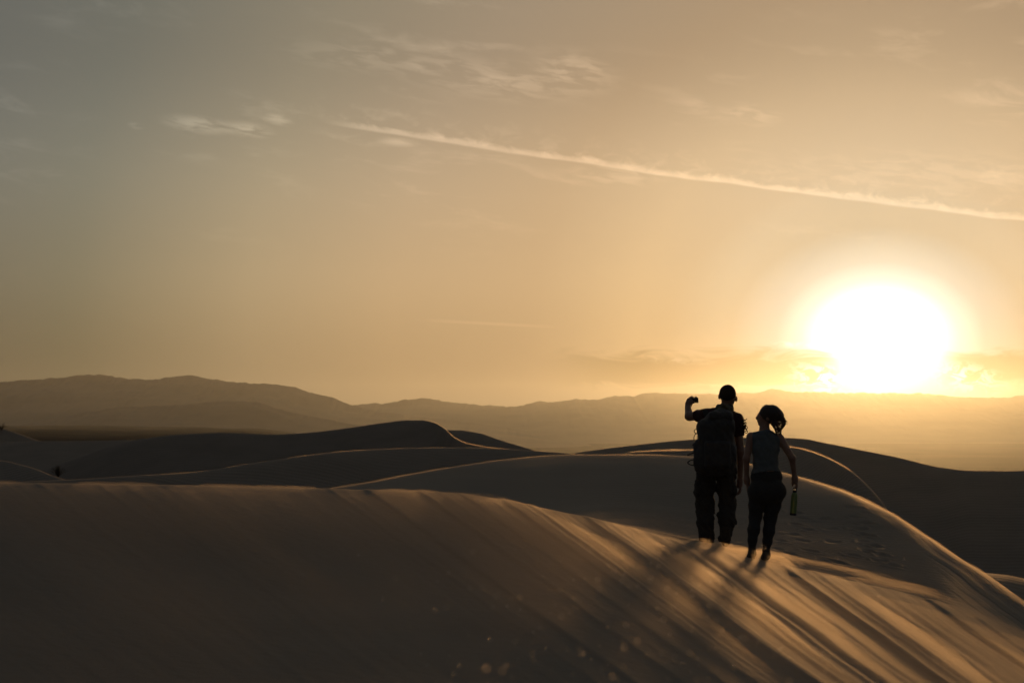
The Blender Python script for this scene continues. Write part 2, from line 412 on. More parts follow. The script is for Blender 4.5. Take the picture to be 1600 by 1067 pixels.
# rows share a common parameter so that crests run along rows
SEG = [14, 40, 70, 90, 90, 170, 140, 50, 40, 26, 20]
rows_k = np.concatenate([np.linspace(i, i + 1, n, endpoint=False) for i, n in enumerate(SEG)] + [[len(SEG)]])
NR, NC = len(rows_k), len(PX)
YD = np.empty((NR, NC)); ZD = np.empty((NR, NC))
kk = np.arange(DC.shape[0])
for j in range(NC):
    YD[:, j] = np.interp(rows_k, kk, DC[:, j])
    ZD[:, j] = pchip(DC[:, j], ZC[:, j], YD[:, j])
PXG = np.repeat(PX[None, :], NR, 0)
U = slopes(PX, np.full(NC, HORIZON))[0][None, :]
XD = U * YD
DFg = DC[4][None, :]; DMg = DC[8][None, :]
# across-slope wind furrows on the near face and on the nose at the right
PYG = HORIZON - FPX * ZD / YD
warp = (fbm(XD * 0.5, YD * 0.5, 51, 3) - 0.5) * 26
sc = PXG - (PYG - 800) / 0.72 + warp * 0.5
def saw(c, edges, seed):
    """wind-cut steps: each rises steeply at an edge, then runs out gently to the next"""
    e = np.array(edges, float); r = np.random.default_rng(seed)
    t = np.arange(e[0], e[-1], 0.5); k = np.clip(np.searchsorted(e, t, side='right') - 1, 0, len(e) - 2)
    gap = np.diff(e)[k]; amp = (np.diff(e) * r.uniform(0.75, 1.2, len(e) - 1))[k]
    h = amp * (1 - (t - e[k]) / gap)
    ker = np.exp(-0.5 * (np.arange(-12, 13) / 5.0) ** 2); ker /= ker.sum()
    return np.interp(c, t, np.convolve(h, ker, 'same'))
edges = [560, 620, 700, 760, 812, 902, 990, 1030, 1058, 1082, 1106, 1140, 1186, 1222, 1262, 1300, 1336, 1380, 1420, 1466, 1510, 1560, 1640]
f1 = saw(sc, edges, 5)
f2 = fbm(sc / 15.0, XD * .1, 64, 2, 0.5); f3 = fbm(sc / 6.0, XD * .2, 66, 2, 0.5)
near_face = sstep(DFg - YD, -0.9, 0.3)
right = sstep(sc, 790, 870)
furrow = near_face * (right * (0.00028 * f1 + 0.016 * (f2 - 0.5) * 2) + (1 - right) * (0.00015 * f1 + 0.006 * (f2 - 0.5)))
nose = sstep(PXG - 0.55 * (DMg - YD) * 12, 1400, 1490) * (YD < DMg + 0.5)
furrow = furrow + (1 - near_face) * nose * (0.014 * (f2 - 0.5) + 0.008 * (f3 - 0.5)) * 2
ZD = ZD + furrow
# wind ripples on the saddle and the far slope (real relief), lines run across the view
lam = 0.30
rw = (fbm(XD * 0.55, YD * 0.35, 81, 3) - 0.5) * 7 + (fbm(XD * 1.6, YD * 1.2, 84, 2) - 0.5) * 2.2
ph = 2 * np.pi * (YD + 0.10 * XD) / lam + rw
rip = 0.5 + 0.5 * np.sin(ph); rip = rip ** 1.4
amp = 0.019 * sstep(YD - DFg, -0.1, 1.2) * sstep(DMg - YD, -0.3, 2.0) * (1 - nose) * sstep(PXG, 860, 1040) * (0.35 + 0.9 * fbm(XD * .8, YD * .5, 88, 3))
amp = amp * (1 - 0.55 * sstep(YD, 27, 36))
ZD = ZD + amp * rip
# trodden footprints crossing the saddle
def footprint(px, py, length=0.30, width=0.15, depth=0.045, yaw=0.0):
    global ZD
    row = np.argmin(np.abs(PYG - py) + 1e3 * (YD < DFg - 0.2) + 1e3 * (YD > DMg), axis=0)
    j = int(np.argmin(np.abs(PX - px))); i = row[j]
    x0, y0 = XD[i, j], YD[i, j]
    ex = (XD - x0) * math.cos(yaw) - (YD - y0) * math.sin(yaw); ey = (XD - x0) * math.sin(yaw) + (YD - y0) * math.cos(yaw)
    r2 = (ex / width) ** 2 + (ey / length) ** 2
    ZD = ZD - depth * np.exp(-r2 * 1.6) + 0.5 * depth * np.exp(-((np.sqrt(r2) - 1.25) / 0.3) ** 2)
for q, (fx, fy) in enumerate([(1336, 792), (1347, 800), (1338, 808), (1349, 817), (1340, 826), (1352, 836), (1347, 846), (1364, 853), (1360, 862), (1379, 868), (1372, 876), (1392, 884),
        (1243, 801), (1256, 811), (1246, 820), (1262, 829), (1286, 812), (1296, 826), (1232, 834), (1222, 846), (1252, 845), (1300, 846), (1330, 868), (1268, 862), (1312, 880), (1236, 866), (1214, 858), (1208, 869), (1140, 848)]):
    footprint(fx, fy, 0.20 + 0.08 * random.random(), 0.09 + 0.04 * random.random(), 0.014 + 0.012 * random.random() + (0.008 if q < 12 else 0), random.uniform(-.5, .5))
structure(sheet('sand_dune', XD, YD, ZD, M_SAND))
def ground_z(x, y):
    j = int(np.argmin(np.abs(U[0] - x / y))); return float(np.interp(y, YD[:, j], ZD[:, j]))

# ------------------------------------------------------------------ the dunes behind
def dune(pts, sf, sb, r, front, back, seed, nc=260, wob=0.15):
    p = np.array(pts, float)
    px = np.linspace(p[0, 0], p[-1, 0], nc)
    py = pchip(p[:, 0], p[:, 1], px); d = pchip(p[:, 0], p[:, 2], px)
    u, v = slopes(px, py)
    t = np.linspace(0, 1, 46) ** 1.8
    off = np.concatenate([-front * t[::-1], back * t[1:]])
    Y = d[None, :] + off[:, None]
    s = np.where(off < 0, sf, sb)[:, None]
    drop = s * (np.sqrt(off ** 2 + r * r) - r)[:, None]
    X = u[None, :] * Y
    body = (fbm(X / (front * .7), Y / (front * .7), seed, 3) - 0.5) * wob * np.minimum(np.abs(off)[:, None] / front * 4, 1) * sf * front * 0.5
    Z = (v * d)[None, :] - drop + body
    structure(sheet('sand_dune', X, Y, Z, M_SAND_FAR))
    return X, Y, Z, off, px
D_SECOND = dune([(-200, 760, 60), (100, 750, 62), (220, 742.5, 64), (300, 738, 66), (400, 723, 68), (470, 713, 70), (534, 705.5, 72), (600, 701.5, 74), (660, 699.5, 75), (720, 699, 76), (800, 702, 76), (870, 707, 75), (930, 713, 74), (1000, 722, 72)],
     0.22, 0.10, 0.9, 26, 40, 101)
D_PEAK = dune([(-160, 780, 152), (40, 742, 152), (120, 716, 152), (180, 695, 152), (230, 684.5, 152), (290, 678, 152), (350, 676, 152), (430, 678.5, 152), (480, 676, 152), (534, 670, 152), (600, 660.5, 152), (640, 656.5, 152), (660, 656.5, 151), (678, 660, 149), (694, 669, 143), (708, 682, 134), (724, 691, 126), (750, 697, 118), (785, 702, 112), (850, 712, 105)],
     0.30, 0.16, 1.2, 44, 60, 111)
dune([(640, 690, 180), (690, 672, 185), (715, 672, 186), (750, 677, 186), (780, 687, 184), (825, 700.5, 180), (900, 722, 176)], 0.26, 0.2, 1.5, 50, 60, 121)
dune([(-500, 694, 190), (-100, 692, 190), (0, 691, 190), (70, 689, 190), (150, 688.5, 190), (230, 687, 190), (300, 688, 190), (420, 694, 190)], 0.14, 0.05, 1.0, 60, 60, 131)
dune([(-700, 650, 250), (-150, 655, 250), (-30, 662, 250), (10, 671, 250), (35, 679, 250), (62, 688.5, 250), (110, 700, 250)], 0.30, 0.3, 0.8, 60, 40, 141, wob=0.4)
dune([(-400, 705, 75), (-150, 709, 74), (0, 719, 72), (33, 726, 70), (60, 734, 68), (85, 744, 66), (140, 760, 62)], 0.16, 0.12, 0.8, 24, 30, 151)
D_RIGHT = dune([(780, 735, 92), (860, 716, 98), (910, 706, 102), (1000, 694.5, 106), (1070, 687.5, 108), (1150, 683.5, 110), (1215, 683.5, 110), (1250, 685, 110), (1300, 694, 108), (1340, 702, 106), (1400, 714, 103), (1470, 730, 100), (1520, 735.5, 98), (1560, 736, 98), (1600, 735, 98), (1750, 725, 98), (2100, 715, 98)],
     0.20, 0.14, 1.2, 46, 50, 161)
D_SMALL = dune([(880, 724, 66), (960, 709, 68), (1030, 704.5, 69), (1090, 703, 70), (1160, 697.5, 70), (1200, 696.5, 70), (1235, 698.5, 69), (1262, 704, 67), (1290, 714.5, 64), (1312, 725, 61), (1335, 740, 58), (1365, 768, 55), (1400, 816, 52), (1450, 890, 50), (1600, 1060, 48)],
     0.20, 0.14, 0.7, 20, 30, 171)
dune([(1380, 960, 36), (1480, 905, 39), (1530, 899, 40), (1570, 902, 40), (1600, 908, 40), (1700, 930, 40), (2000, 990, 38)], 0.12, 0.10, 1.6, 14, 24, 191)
# ------------------------------------------------------------------ bodies: distance fields -> one continuous skin
class Field:
    def __init__(self, lo, hi, h):
        self.lo = np.array(lo, np.float32); self.h = h
        self.n = np.ceil((np.array(hi) - lo) / h).astype(int) + 1
        self.f = np.full(self.n, 0.5, np.float32)
    def box(self, lo, hi):
        a = np.clip(np.floor((np.array(lo) - self.lo) / self.h).astype(int), 0, self.n); b = np.clip(np.ceil((np.array(hi) - self.lo) / self.h).astype(int) + 1, 0, self.n)
        if np.any(b <= a): return None, None
        ax = [self.lo[i] + self.h * np.arange(a[i], b[i], dtype=np.float32) for i in range(3)]
        return tuple(slice(a[i], b[i]) for i in range(3)), np.meshgrid(*ax, indexing='ij')
    def add(self, sl, d, k):
        f = self.f[sl]
        if k > 0:
            hh = np.clip(0.5 + 0.5 * (f - d) / k, 0, 1); self.f[sl] = f * (1 - hh) + d * hh - k * hh * (1 - hh)
        else: self.f[sl] = np.minimum(f, d)
    def limb(self, pts, k=0.02, flat=None):
        """chain of (x, y, z, r) joints as tapered rounds; flat squeezes the depth (y)"""
        for p, q in zip(pts[:-1], pts[1:]):
            p = np.array(p, np.float32); q = np.array(q, np.float32); m = max(p[3], q[3]) * (flat or 1 if (flat or 1) > 1 else 1) + k + 3 * self.h
            sl, g = self.box(np.minimum(p[:3], q[:3]) - m, np.maximum(p[:3], q[:3]) + m)
            if sl is None: continue
            a = q[:3] - p[:3]; L2 = max(float(a @ a), 1e-9)
            w_ = [g[i] - p[i] for i in range(3)]
            t = np.clip((w_[0] * a[0] + w_[1] * a[1] + w_[2] * a[2]) / L2, 0, 1)
            e = [w_[i] - t * a[i] for i in range(3)]
            if flat: e[1] = e[1] / flat
            d = np.sqrt(e[0] ** 2 + e[1] ** 2 + e[2] ** 2) - (p[3] + t * (q[3] - p[3]))
            self.add(sl, d, k)
        return self
    def ball(self, c, r, k=0.02, tilt=0.0):
        r = np.array(r, np.float32) * np.ones(3, np.float32); m = float(r.max()) + k + 3 * self.h
        sl, g = self.box(np.array(c) - m, np.array(c) + m)
        if sl is None: return self
        x, y, z = (g[i] - c[i] for i in range(3))
        if tilt: x, z = x * math.cos(tilt) + z * math.sin(tilt), -x * math.sin(tilt) + z * math.cos(tilt)
        q = np.sqrt((x / r[0]) ** 2 + (y / r[1]) ** 2 + (z / r[2]) ** 2)
        g2 = np.sqrt((x / r[0] ** 2) ** 2 + (y / r[1] ** 2) ** 2 + (z / r[2] ** 2) ** 2)
        self.add(sl, np.where(g2 > 1e-6, q * (q - 1) / np.maximum(g2, 1e-6), -float(r.min())), k)
        return self
    def slab(self, c, half, rnd, k=0.0):
        half = np.array(half, np.float32); m = float(rnd) + k + 3 * self.h
        sl, g = self.box(np.array(c) - half - m, np.array(c) + half + m)
        q = [np.abs(g[i] - c[i]) - half[i] + rnd for i in range(3)]
        d = np.sqrt(sum(np.maximum(v, 0) ** 2 for v in q)) + np.minimum(np.maximum(np.maximum(q[0], q[1]), q[2]), 0) - rnd
        self.add(sl, d, k); return self
    def keep(self, fn):
        """cut away everything where fn(x, y, z) > 0"""
        g = np.meshgrid(*[self.lo[i] + self.h * np.arange(self.n[i], dtype=np.float32) for i in range(3)], indexing='ij')
        self.f = np.maximum(self.f, fn(*g)); return self
    def wrinkle(self, amp, scale, seed):
        g = np.meshgrid(*[self.lo[i] + self.h * np.arange(self.n[i], dtype=np.float32) for i in range(3)], indexing='ij')
        n = fbm(g[0] * scale * 0.6 + 7 * g[1], g[2] * scale + 3 * g[0] * scale * 0.4, seed, 3) - 0.5
        self.f = self.f + amp * n.astype(np.float32); return self
    def mesh(self):
        f = np.pad(self.f, 1, constant_values=0.5); ins = f < 0
        nx, ny, nz = f.shape
        cell = np.zeros((nx - 1, ny - 1, nz - 1), int); acc = np.zeros(cell.shape + (3,), np.float32); cnt = np.zeros(cell.shape, np.float32)
        corners = [(i, j, k) for i in (0, 1) for j in (0, 1) for k in (0, 1)]
        V = {c: f[c[0]:nx - 1 + c[0], c[1]:ny - 1 + c[1], c[2]:nz - 1 + c[2]] for c in corners}
        s = sum((V[c] < 0).astype(int) for c in corners); act = (s > 0) & (s < 8)
        idx = np.argwhere(act); va = {c: V[c][act] for c in corners}
        pos = np.zeros((len(idx), 3), np.float32); n = np.zeros(len(idx), np.float32)
        for c in corners:
            for ax in range(3):
                if c[ax]: continue
                e = list(c); e[ax] = 1; e = tuple(e)
                a, b = va[c], va[e]; x = (a < 0) != (b < 0)
                t = np.where(x, a / np.where(a == b, 1, a - b), 0)
                p = np.array(c, np.float32)[None, :].repeat(len(idx), 0); p[:, ax] += t
                pos += np.where(x[:, None], p, 0); n += x
        pos = (idx + pos / n[:, None] - 1) * self.h + self.lo
        num = np.full(act.shape, -1); num[act] = np.arange(len(idx))
        faces = []
        for ax in range(3):
            a = [slice(1, -1)] * 3; b = [slice(1, -1)] * 3; a[ax] = slice(0, -1); b[ax] = slice(1, None)
            A, B = ins[tuple(a)], ins[tuple(b)]
            e = np.argwhere(A != B)
            if not len(e): continue
            flip = A[tuple(e.T)]
            e = e + 1; e[:, ax] -= 1
            o1, o2 = [(1, 2), (2, 0), (0, 1)][ax]
            def cid(d1, d2):
                q = e.copy(); q[:, o1] -= d1; q[:, o2] -= d2; return num[tuple(q.T)]
            F = np.stack([cid(1, 1), cid(0, 1), cid(0, 0), cid(1, 0)], -1)
            F[~flip] = F[~flip][:, ::-1]
            faces.append(F)
        F = np.concatenate(faces); F = F[(F >= 0).all(1)]
        return pos, F
    def build(self, name, mat, parent):
        v, f = self.mesh(); return mesh_obj(name, v, f, mat, parent)

def tube(name, paths, mat, parent, ns=6):
    """swept round bars joined as one piece; each path is a list of (x, y, z, r)"""
    V, F = [], []
    for path in paths:
        p = np.array(path, float); n = len(p); base = len(V)
        t = np.gradient(p[:, :3], axis=0); t /= np.linalg.norm(t, axis=1)[:, None] + 1e-9
        for i in range(n):
            up = np.array([0, 1, 0.13]); a = np.cross(t[i], up); a /= np.linalg.norm(a) + 1e-9; b = np.cross(t[i], a)
            for k in range(ns):
                an = 2 * math.pi * k / ns; V.append(p[i, :3] + p[i, 3] * (math.cos(an) * a + math.sin(an) * b))
        for i in range(n - 1):
            for k in range(ns):
                k2 = (k + 1) % ns; F.append((base + i * ns + k, base + i * ns + k2, base + (i + 1) * ns + k2, base + (i + 1) * ns + k))
        F.append(tuple(base + k for k in range(ns))[::-1]); F.append(tuple(base + (n - 1) * ns + k for k in range(ns)))
    return mesh_obj(name, V, F, mat, parent)
def spline(pts, n=16):
    p = np.array(pts, float); s = np.linspace(0, len(p) - 1, n)
    return np.stack([pchip(np.arange(len(p)), p[:, i], s) for i in range(p.shape[1])], -1)
def strap(name, pts, width, thick, mat, parent, n=18, axis=(0, 1, 0)):
    """flat webbing: a ribbon with real thickness swept along a path"""
    p = spline(pts, n); t = np.gradient(p, axis=0); t /= np.linalg.norm(t, axis=1)[:, None] + 1e-9
    a = np.array(axis, float)[None, :].repeat(n, 0); a -= (a * t).sum(1)[:, None] * t; a /= np.linalg.norm(a, axis=1)[:, None] + 1e-9
    b = np.cross(t, a); V, F = [], []
    for i in range(n):
        for sa, sb in ((-1, -1), (1, -1), (1, 1), (-1, 1)): V.append(p[i] + a[i] * sa * width / 2 + b[i] * sb * thick / 2)
    for i in range(n - 1):
        for k in range(4): F.append((4 * i + k, 4 * i + (k + 1) % 4, 4 * i + 4 + (k + 1) % 4, 4 * i + 4 + k))
    F += [(3, 2, 1, 0), tuple(4 * (n - 1) + k for k in range(4))]
    return mesh_obj(name, V, F, mat, parent, smooth=False)
def lathe(name, prof, mat, parent, ns=24, cap=True):
    V, F = [], []
    for r, z in prof:
        for k in range(ns): V.append((r * math.cos(2 * math.pi * k / ns), r * math.sin(2 * math.pi * k / ns), z))
    for i in range(len(prof) - 1):
        for k in range(ns): k2 = (k + 1) % ns; F.append((i * ns + k, i * ns + k2, (i + 1) * ns + k2, (i + 1) * ns + k))
    if cap: F += [tuple(range(ns))[::-1], tuple((len(prof) - 1) * ns + k for k in range(ns))]
    return mesh_obj(name, V, F, mat, parent)
def empty(name, loc):
    o = bpy.data.objects.new(name, None); C.objects.link(o); o.location = loc; o.empty_display_size = 0.2; return o

M_SKIN = mottled('skin', (0.22, 0.12, 0.08), (0.18, 0.10, 0.065), 14, 0.45, 0.5, 0.25)
M_SKIN2 = mottled('fair_skin', (0.26, 0.145, 0.10), (0.22, 0.12, 0.08), 14, 0.45, 0.5, 0.25)
M_PANTS = mottled('dark_trouser_cloth', (0.042, 0.038, 0.033), (0.055, 0.05, 0.043), 25, 0.9, 0.15, 0.05, 0.3, 120, 0.002)
M_LEGGING = mottled('black_leggings', (0.026, 0.026, 0.026), (0.033, 0.032, 0.03), 30, 0.75, 0.25, 0.05)
M_TOP = mottled('slate_tank', (0.105, 0.125, 0.13), (0.088, 0.106, 0.11), 20, 0.85, 0.2, 0.1, 0.25, 90, 0.002)
M_SHIRT = mottled('maroon_shirt', (0.05, 0.022, 0.024), (0.036, 0.017, 0.018), 18, 0.9, 0.2, 0.08, 0.3, 90, 0.002)
M_PACK = mottled('black_pack_nylon', (0.030, 0.030, 0.031), (0.042, 0.042, 0.04), 22, 0.65, 0.35, 0.0, 0.35, 160, 0.002)
M_WEB = mottled('webbing', (0.014, 0.013, 0.012), (0.025, 0.022, 0.02), 60, 0.8, 0.2)
M_HAIR = mottled('dark_hair', (0.020, 0.012, 0.008), (0.035, 0.02, 0.012), 40, 0.45, 0.4)
M_CAP = mottled('dark_knit_cap', (0.022, 0.018, 0.015), (0.03, 0.025, 0.02), 60, 0.95, 0.15, 0.1, 0.4, 200, 0.002)
M_GAITER = mottled('tan_gaiter', (0.13, 0.115, 0.085), (0.08, 0.07, 0.05), 26, 0.9, 0.2, 0.1, 0.4, 60, 0.003)
M_BOOT = mottled('boot_leather', (0.06, 0.045, 0.03), (0.04, 0.03, 0.022), 30, 0.8, 0.25)
M_CAMERA = mottled('black_camera_body', (0.012, 0.012, 0.012), (0.018, 0.018, 0.018), 60, 0.45, 0.5)
M_GAP_BUTTON = new_mat('grey_gap_and_button', (0.35, 0.34, 0.32), 0.35, 0.5, metallic=0.4)[0]  # grey for the shutter button and the pack's light-gap pieces

def hand(F, wrist, palm, tips, thumb, r=0.0095, pr=0.034):
    """palm as a flattened round, four fingers rooted along its end, thumb from its side near the wrist"""
    wrist = np.array(wrist); palm = np.array(palm)
    F.limb([(*wrist, 0.027), (*(0.5 * (wrist + palm)), pr), (*palm, pr)], 0.012)
    for root, mid, tip in tips:
        F.limb([(*palm, 0.018), (*root, r * 1.25), (*mid, r * 1.1), (*tip, r * 0.9)], 0.006)
    F.limb([(*(0.6 * wrist + 0.4 * palm), 0.016), (*thumb[0], 0.0125), (*thumb[1], 0.0095)], 0.008)

# ------------------------------------------------------------------ the person with the backpack
MD_ = 22.3; KM = MD_ / FPX
def mp(px, py, y=0.0): return ((px - 1117) * KM, y, (854.5 - py) * KM)
base_m = at(1117, HORIZON, MD_); base_m.z = min(ground_z(base_m.x, base_m.y) - 0.015, float(slopes(1117, 854.5)[1]) * MD_)
man = empty('person', base_m)
tag(man, 'person in dark trousers wearing a black backpack and raising a small camera', 'person')
S_L, S_R = mp(1102, 650, 0.02), mp(1151, 657, 0.0)
EL, WL, HL = mp(1079.5, 651, 0.20), mp(1079.0, 636, 0.33), mp(1082.5, 627, 0.37)
ER, WR, HR = mp(1156.5, 706, -0.03), mp(1156.5, 744, 0.04), mp(1156.0, 759, 0.05)
HEAD = np.array(mp(1137.2, 619, 0.02))
B = Field((-0.40, -0.30, -0.02), (0.42, 0.50, 1.86), 0.0065)
B.ball((0.02, 0, 1.0), (0.165, 0.115, 0.14), 0.05).ball((0.035, 0.0, 1.18), (0.155, 0.11, 0.19), 0.06).ball((0.06, 0.0, 1.38), (0.185, 0.12, 0.17), 0.06)
B.limb([(*S_L, 0.06), (0.075, 0.0, 1.47, 0.075), (*S_R, 0.062)], 0.04)
B.limb([(0.10, 0.0, 1.46, 0.072), (0.125, 0.01, 1.55, 0.058), (HEAD[0] - 0.004, 0.015, HEAD[2] - 0.05, 0.056)], 0.03)
B.ball(HEAD + (0.0, -0.005, 0.016), (0.088, 0.102, 0.102), 0.02).ball(HEAD + (0.014, 0.025, -0.055), (0.068, 0.075, 0.070), 0.03)   # skull, jaw
B.ball(HEAD + (0.02, 0.105, -0.02), (0.014, 0.022, 0.022), 0.012).ball(HEAD + (0.016, 0.098, -0.062), (0.022, 0.01, 0.008), 0.008)   # nose, mouth
for sx in (-1, 1):
    B.ball(HEAD + (sx * 0.094 + 0.002, -0.01, -0.022 - sx * 0.014), (0.014, 0.022, 0.034), 0.006)
    B.ball(HEAD + (0.015 + sx * 0.032, 0.088, 0.005), (0.016, 0.01, 0.009), 0.006)
B.limb([(*S_L, 0.055), (*EL, 0.049), (*WL, 0.034)], 0.02)
hx, hy, hz = HL
hand(B, WL, HL, [((hx + 0.005, hy + 0.03, hz + 0.035), (hx + 0.028, hy + 0.035, hz + 0.048), (hx + 0.050, hy + 0.02, hz + 0.036)),
                 ((hx + 0.010, hy + 0.035, hz + 0.02), (hx + 0.034, hy + 0.045, hz + 0.028), (hx + 0.058, hy + 0.03, hz + 0.018)),
                 ((hx + 0.012, hy + 0.035, hz + 0.002), (hx + 0.036, hy + 0.045, hz + 0.006), (hx + 0.056, hy + 0.03, hz + 0.000)),
                 ((hx + 0.012, hy + 0.03, hz - 0.016), (hx + 0.032, hy + 0.04, hz - 0.016), (hx + 0.050, hy + 0.028, hz - 0.018))],
     ((hx + 0.012, hy - 0.03, hz - 0.012), (hx + 0.046, hy - 0.035, hz - 0.004)), 0.0105, 0.040)
B.limb([(*S_R, 0.056), (*ER, 0.043), (*WR, 0.029)], 0.02)
hx, hy, hz = HR
hand(B, WR, HR, [((hx + 0.006, hy + 0.022, hz - 0.040), (hx - 0.004, hy + 0.026, hz - 0.072), (hx - 0.030, hy + 0.020, hz - 0.092)),
                 ((hx + 0.010, hy + 0.006, hz - 0.044), (hx + 0.002, hy + 0.008, hz - 0.080), (hx - 0.026, hy + 0.004, hz - 0.104)),
                 ((hx + 0.010, hy - 0.010, hz - 0.042), (hx + 0.002, hy - 0.010, hz - 0.076), (hx - 0.022, hy - 0.012, hz - 0.100)),
                 ((hx + 0.006, hy - 0.026, hz - 0.036), (hx - 0.002, hy - 0.028, hz - 0.062), (hx - 0.020, hy - 0.028, hz - 0.082))],
     ((hx - 0.026, hy + 0.022, hz - 0.010), (hx - 0.038, hy + 0.026, hz - 0.042)))
LEG_L = [(-0.075, 0, 0.93, 0.088), (-0.115, 0.03, 0.50, 0.058), (-0.105, 0.0, 0.33, 0.055), (-0.090, -0.02, 0.085, 0.040)]
LEG_R = [(0.115, 0, 0.93, 0.088), (0.135, 0.05, 0.50, 0.058), (0.130, -0.02, 0.33, 0.055), (0.105, -0.08, 0.13, 0.040)]
B.limb(LEG_L, 0.04); B.limb(LEG_R, 0.04)
B.limb([(-0.090, -0.04, 0.06, 0.04), (-0.10, 0.13, 0.045, 0.034)], 0.03); B.limb([(0.105, -0.10, 0.10, 0.04), (0.12, 0.05, 0.04, 0.034)], 0.03)
B.build('body', M_SKIN, man)
# trousers: loose, bagging at the knee and bunching over the boots
P = Field((-0.34, -0.26, 0.02), (0.40, 0.26, 1.12), 0.0065)
P.ball((0.02, -0.01, 0.97), (0.205, 0.155, 0.17), 0.05)
P.limb([(-0.085, -0.01, 0.90, 0.128), (-0.114, 0.02, 0.66, 0.104), (-0.119, 0.03, 0.48, 0.093), (-0.110, 0.0, 0.30, 0.094), (-0.094, -0.015, 0.07, 0.080)], 0.05)
P.limb([(0.115, -0.01, 0.90, 0.128), (0.130, 0.03, 0.66, 0.098), (0.138, 0.04, 0.49, 0.087), (0.131, -0.02, 0.31, 0.091), (0.100, -0.07, 0.10, 0.074)], 0.05)
P.limb([(0.086, 0.0, 0.585, 0.034), (0.066, 0.0, 0.68, 0.03)], 0.03)
P.ball((-0.195, -0.01, 0.62), (0.028, 0.07, 0.085), 0.03).ball((0.212, -0.01, 0.63), (0.025, 0.07, 0.085), 0.03)       # cargo pockets
P.wrinkle(0.040, 16, 301)
P.keep(lambda x, y, z: np.maximum(z - 1.08, 0.055 + 0.02 * np.sin(9 * x) - z))
P.build('trousers', M_PANTS, man)
SH = Field((-0.36, -0.24, 0.92), (0.40, 0.42, 1.58), 0.0065)
SH.ball((0.025, 0, 1.05), (0.185, 0.135, 0.16), 0.05).ball((0.04, 0.0, 1.20), (0.178, 0.13, 0.19), 0.05).ball((0.06, 0.0, 1.38), (0.205, 0.14, 0.17), 0.05)
SH.limb([(*S_L, 0.076), (0.075, 0.0, 1.47, 0.085), (*S_R, 0.076)], 0.04)
mid = [0.45 * a + 0.55 * b for a, b in zip(S_L, EL)]; SH.limb([(*S_L, 0.070), (*mid, 0.070)], 0.02)
mid = [0.45 * a + 0.55 * b for a, b in zip(S_R, ER)]; SH.limb([(*S_R, 0.074), (*mid, 0.066)], 0.02)
SH.wrinkle(0.022, 18, 305)
dl = np.array(EL) - S_L; dr = np.array(ER) - S_R
SH.keep(lambda x, y, z: np.maximum(np.maximum(0.96 - z, ((x - S_L[0]) * dl[0] + (y - S_L[1]) * dl[1] + (z - S_L[2]) * dl[2]) / np.linalg.norm(dl) - 0.52 * np.linalg.norm(dl)),
        np.where(x > 0.17, ((x - S_R[0]) * dr[0] + (y - S_R[1]) * dr[1] + (z - S_R[2]) * dr[2]) / np.linalg.norm(dr) - 0.52 * np.linalg.norm(dr), -1)))
SH.build('shirt', M_SHIRT, man)
G = Field((-0.12, -0.18, 1.40), (0.30, 0.18, 1.68), 0.005)
G.ball((0.10, 0.0, 1.505), (0.115, 0.115, 0.060), 0.03).ball((0.115, 0.0, 1.560), (0.094, 0.095, 0.048), 0.025).limb([(0.03, -0.07, 1.545, 0.034), (0.09, -0.09, 1.575, 0.03), (0.165, -0.08, 1.535, 0.034)], 0.02)
G.wrinkle(0.040, 30, 309); G.build('neck_gaiter', M_GAITER, man)
K = Field((-0.02, -0.16, 1.55), (0.32, 0.20, 1.84), 0.005)
K.ball(HEAD + (0.0, -0.006, 0.018), (0.094, 0.109, 0.107), 0.02)
K.keep(lambda x, y, z: HEAD[2] - 0.045 + 0.15 * (x - HEAD[0]) + 0.55 * (y + 0.05) - z)
K.build('knit_cap', M_CAP, man)
for nm, pts in (('boot', [(-0.092, -0.05, 0.07, 0.052), (-0.10, 0.06, 0.05, 0.047), (-0.105, 0.15, 0.042, 0.038)]), ('boot', [(0.104, -0.11, 0.105, 0.050), (0.115, 0.0, 0.06, 0.047), (0.122, 0.08, 0.042, 0.038)])):
    q = Field(np.min(pts, 0)[:3] - 0.09, np.max(pts, 0)[:3] + 0.16, 0.006); q.limb(pts, 0.02); q.limb([pts[0], (pts[0][0], pts[0][1] - 0.0, pts[0][2] + 0.09, 0.05)], 0.02)
    q.keep(lambda x, y, z: 0.012 - z); q.build(nm, M_BOOT, man)

# the camera in the raised hand
cam_o = empty('camera_in_hand', base_m + Vector(HL) + Vector((0.044, -0.002, 0.010)))
cam_o.name = 'compact_camera'
tag(cam_o, 'small black camera held up in the raised left hand', 'camera')
q = Field((-0.06, -0.05, -0.05), (0.07, 0.09, 0.05), 0.003); q.slab((0.006, 0, 0), (0.048, 0.020, 0.030), 0.008); q.slab((0.026, 0, 0.031), (0.014, 0.012, 0.010), 0.004, 0.004)
cb = q.build('camera_body', M_CAMERA, cam_o)
l = lathe('lens', [(0.020, 0.0), (0.020, 0.018), (0.018, 0.019), (0.018, 0.034), (0.014, 0.035), (0.012, 0.030)], M_CAMERA, cam_o, 18); l.rotation_euler = (-math.pi / 2, 0, 0); l.location = (0.006, 0.017, -0.002)
lathe('shutter_button', [(0.006, 0.0), (0.006, 0.006), (0.004, 0.007)], M_GAP_BUTTON, cb, 10).location = (-0.020, 0.0, 0.029)

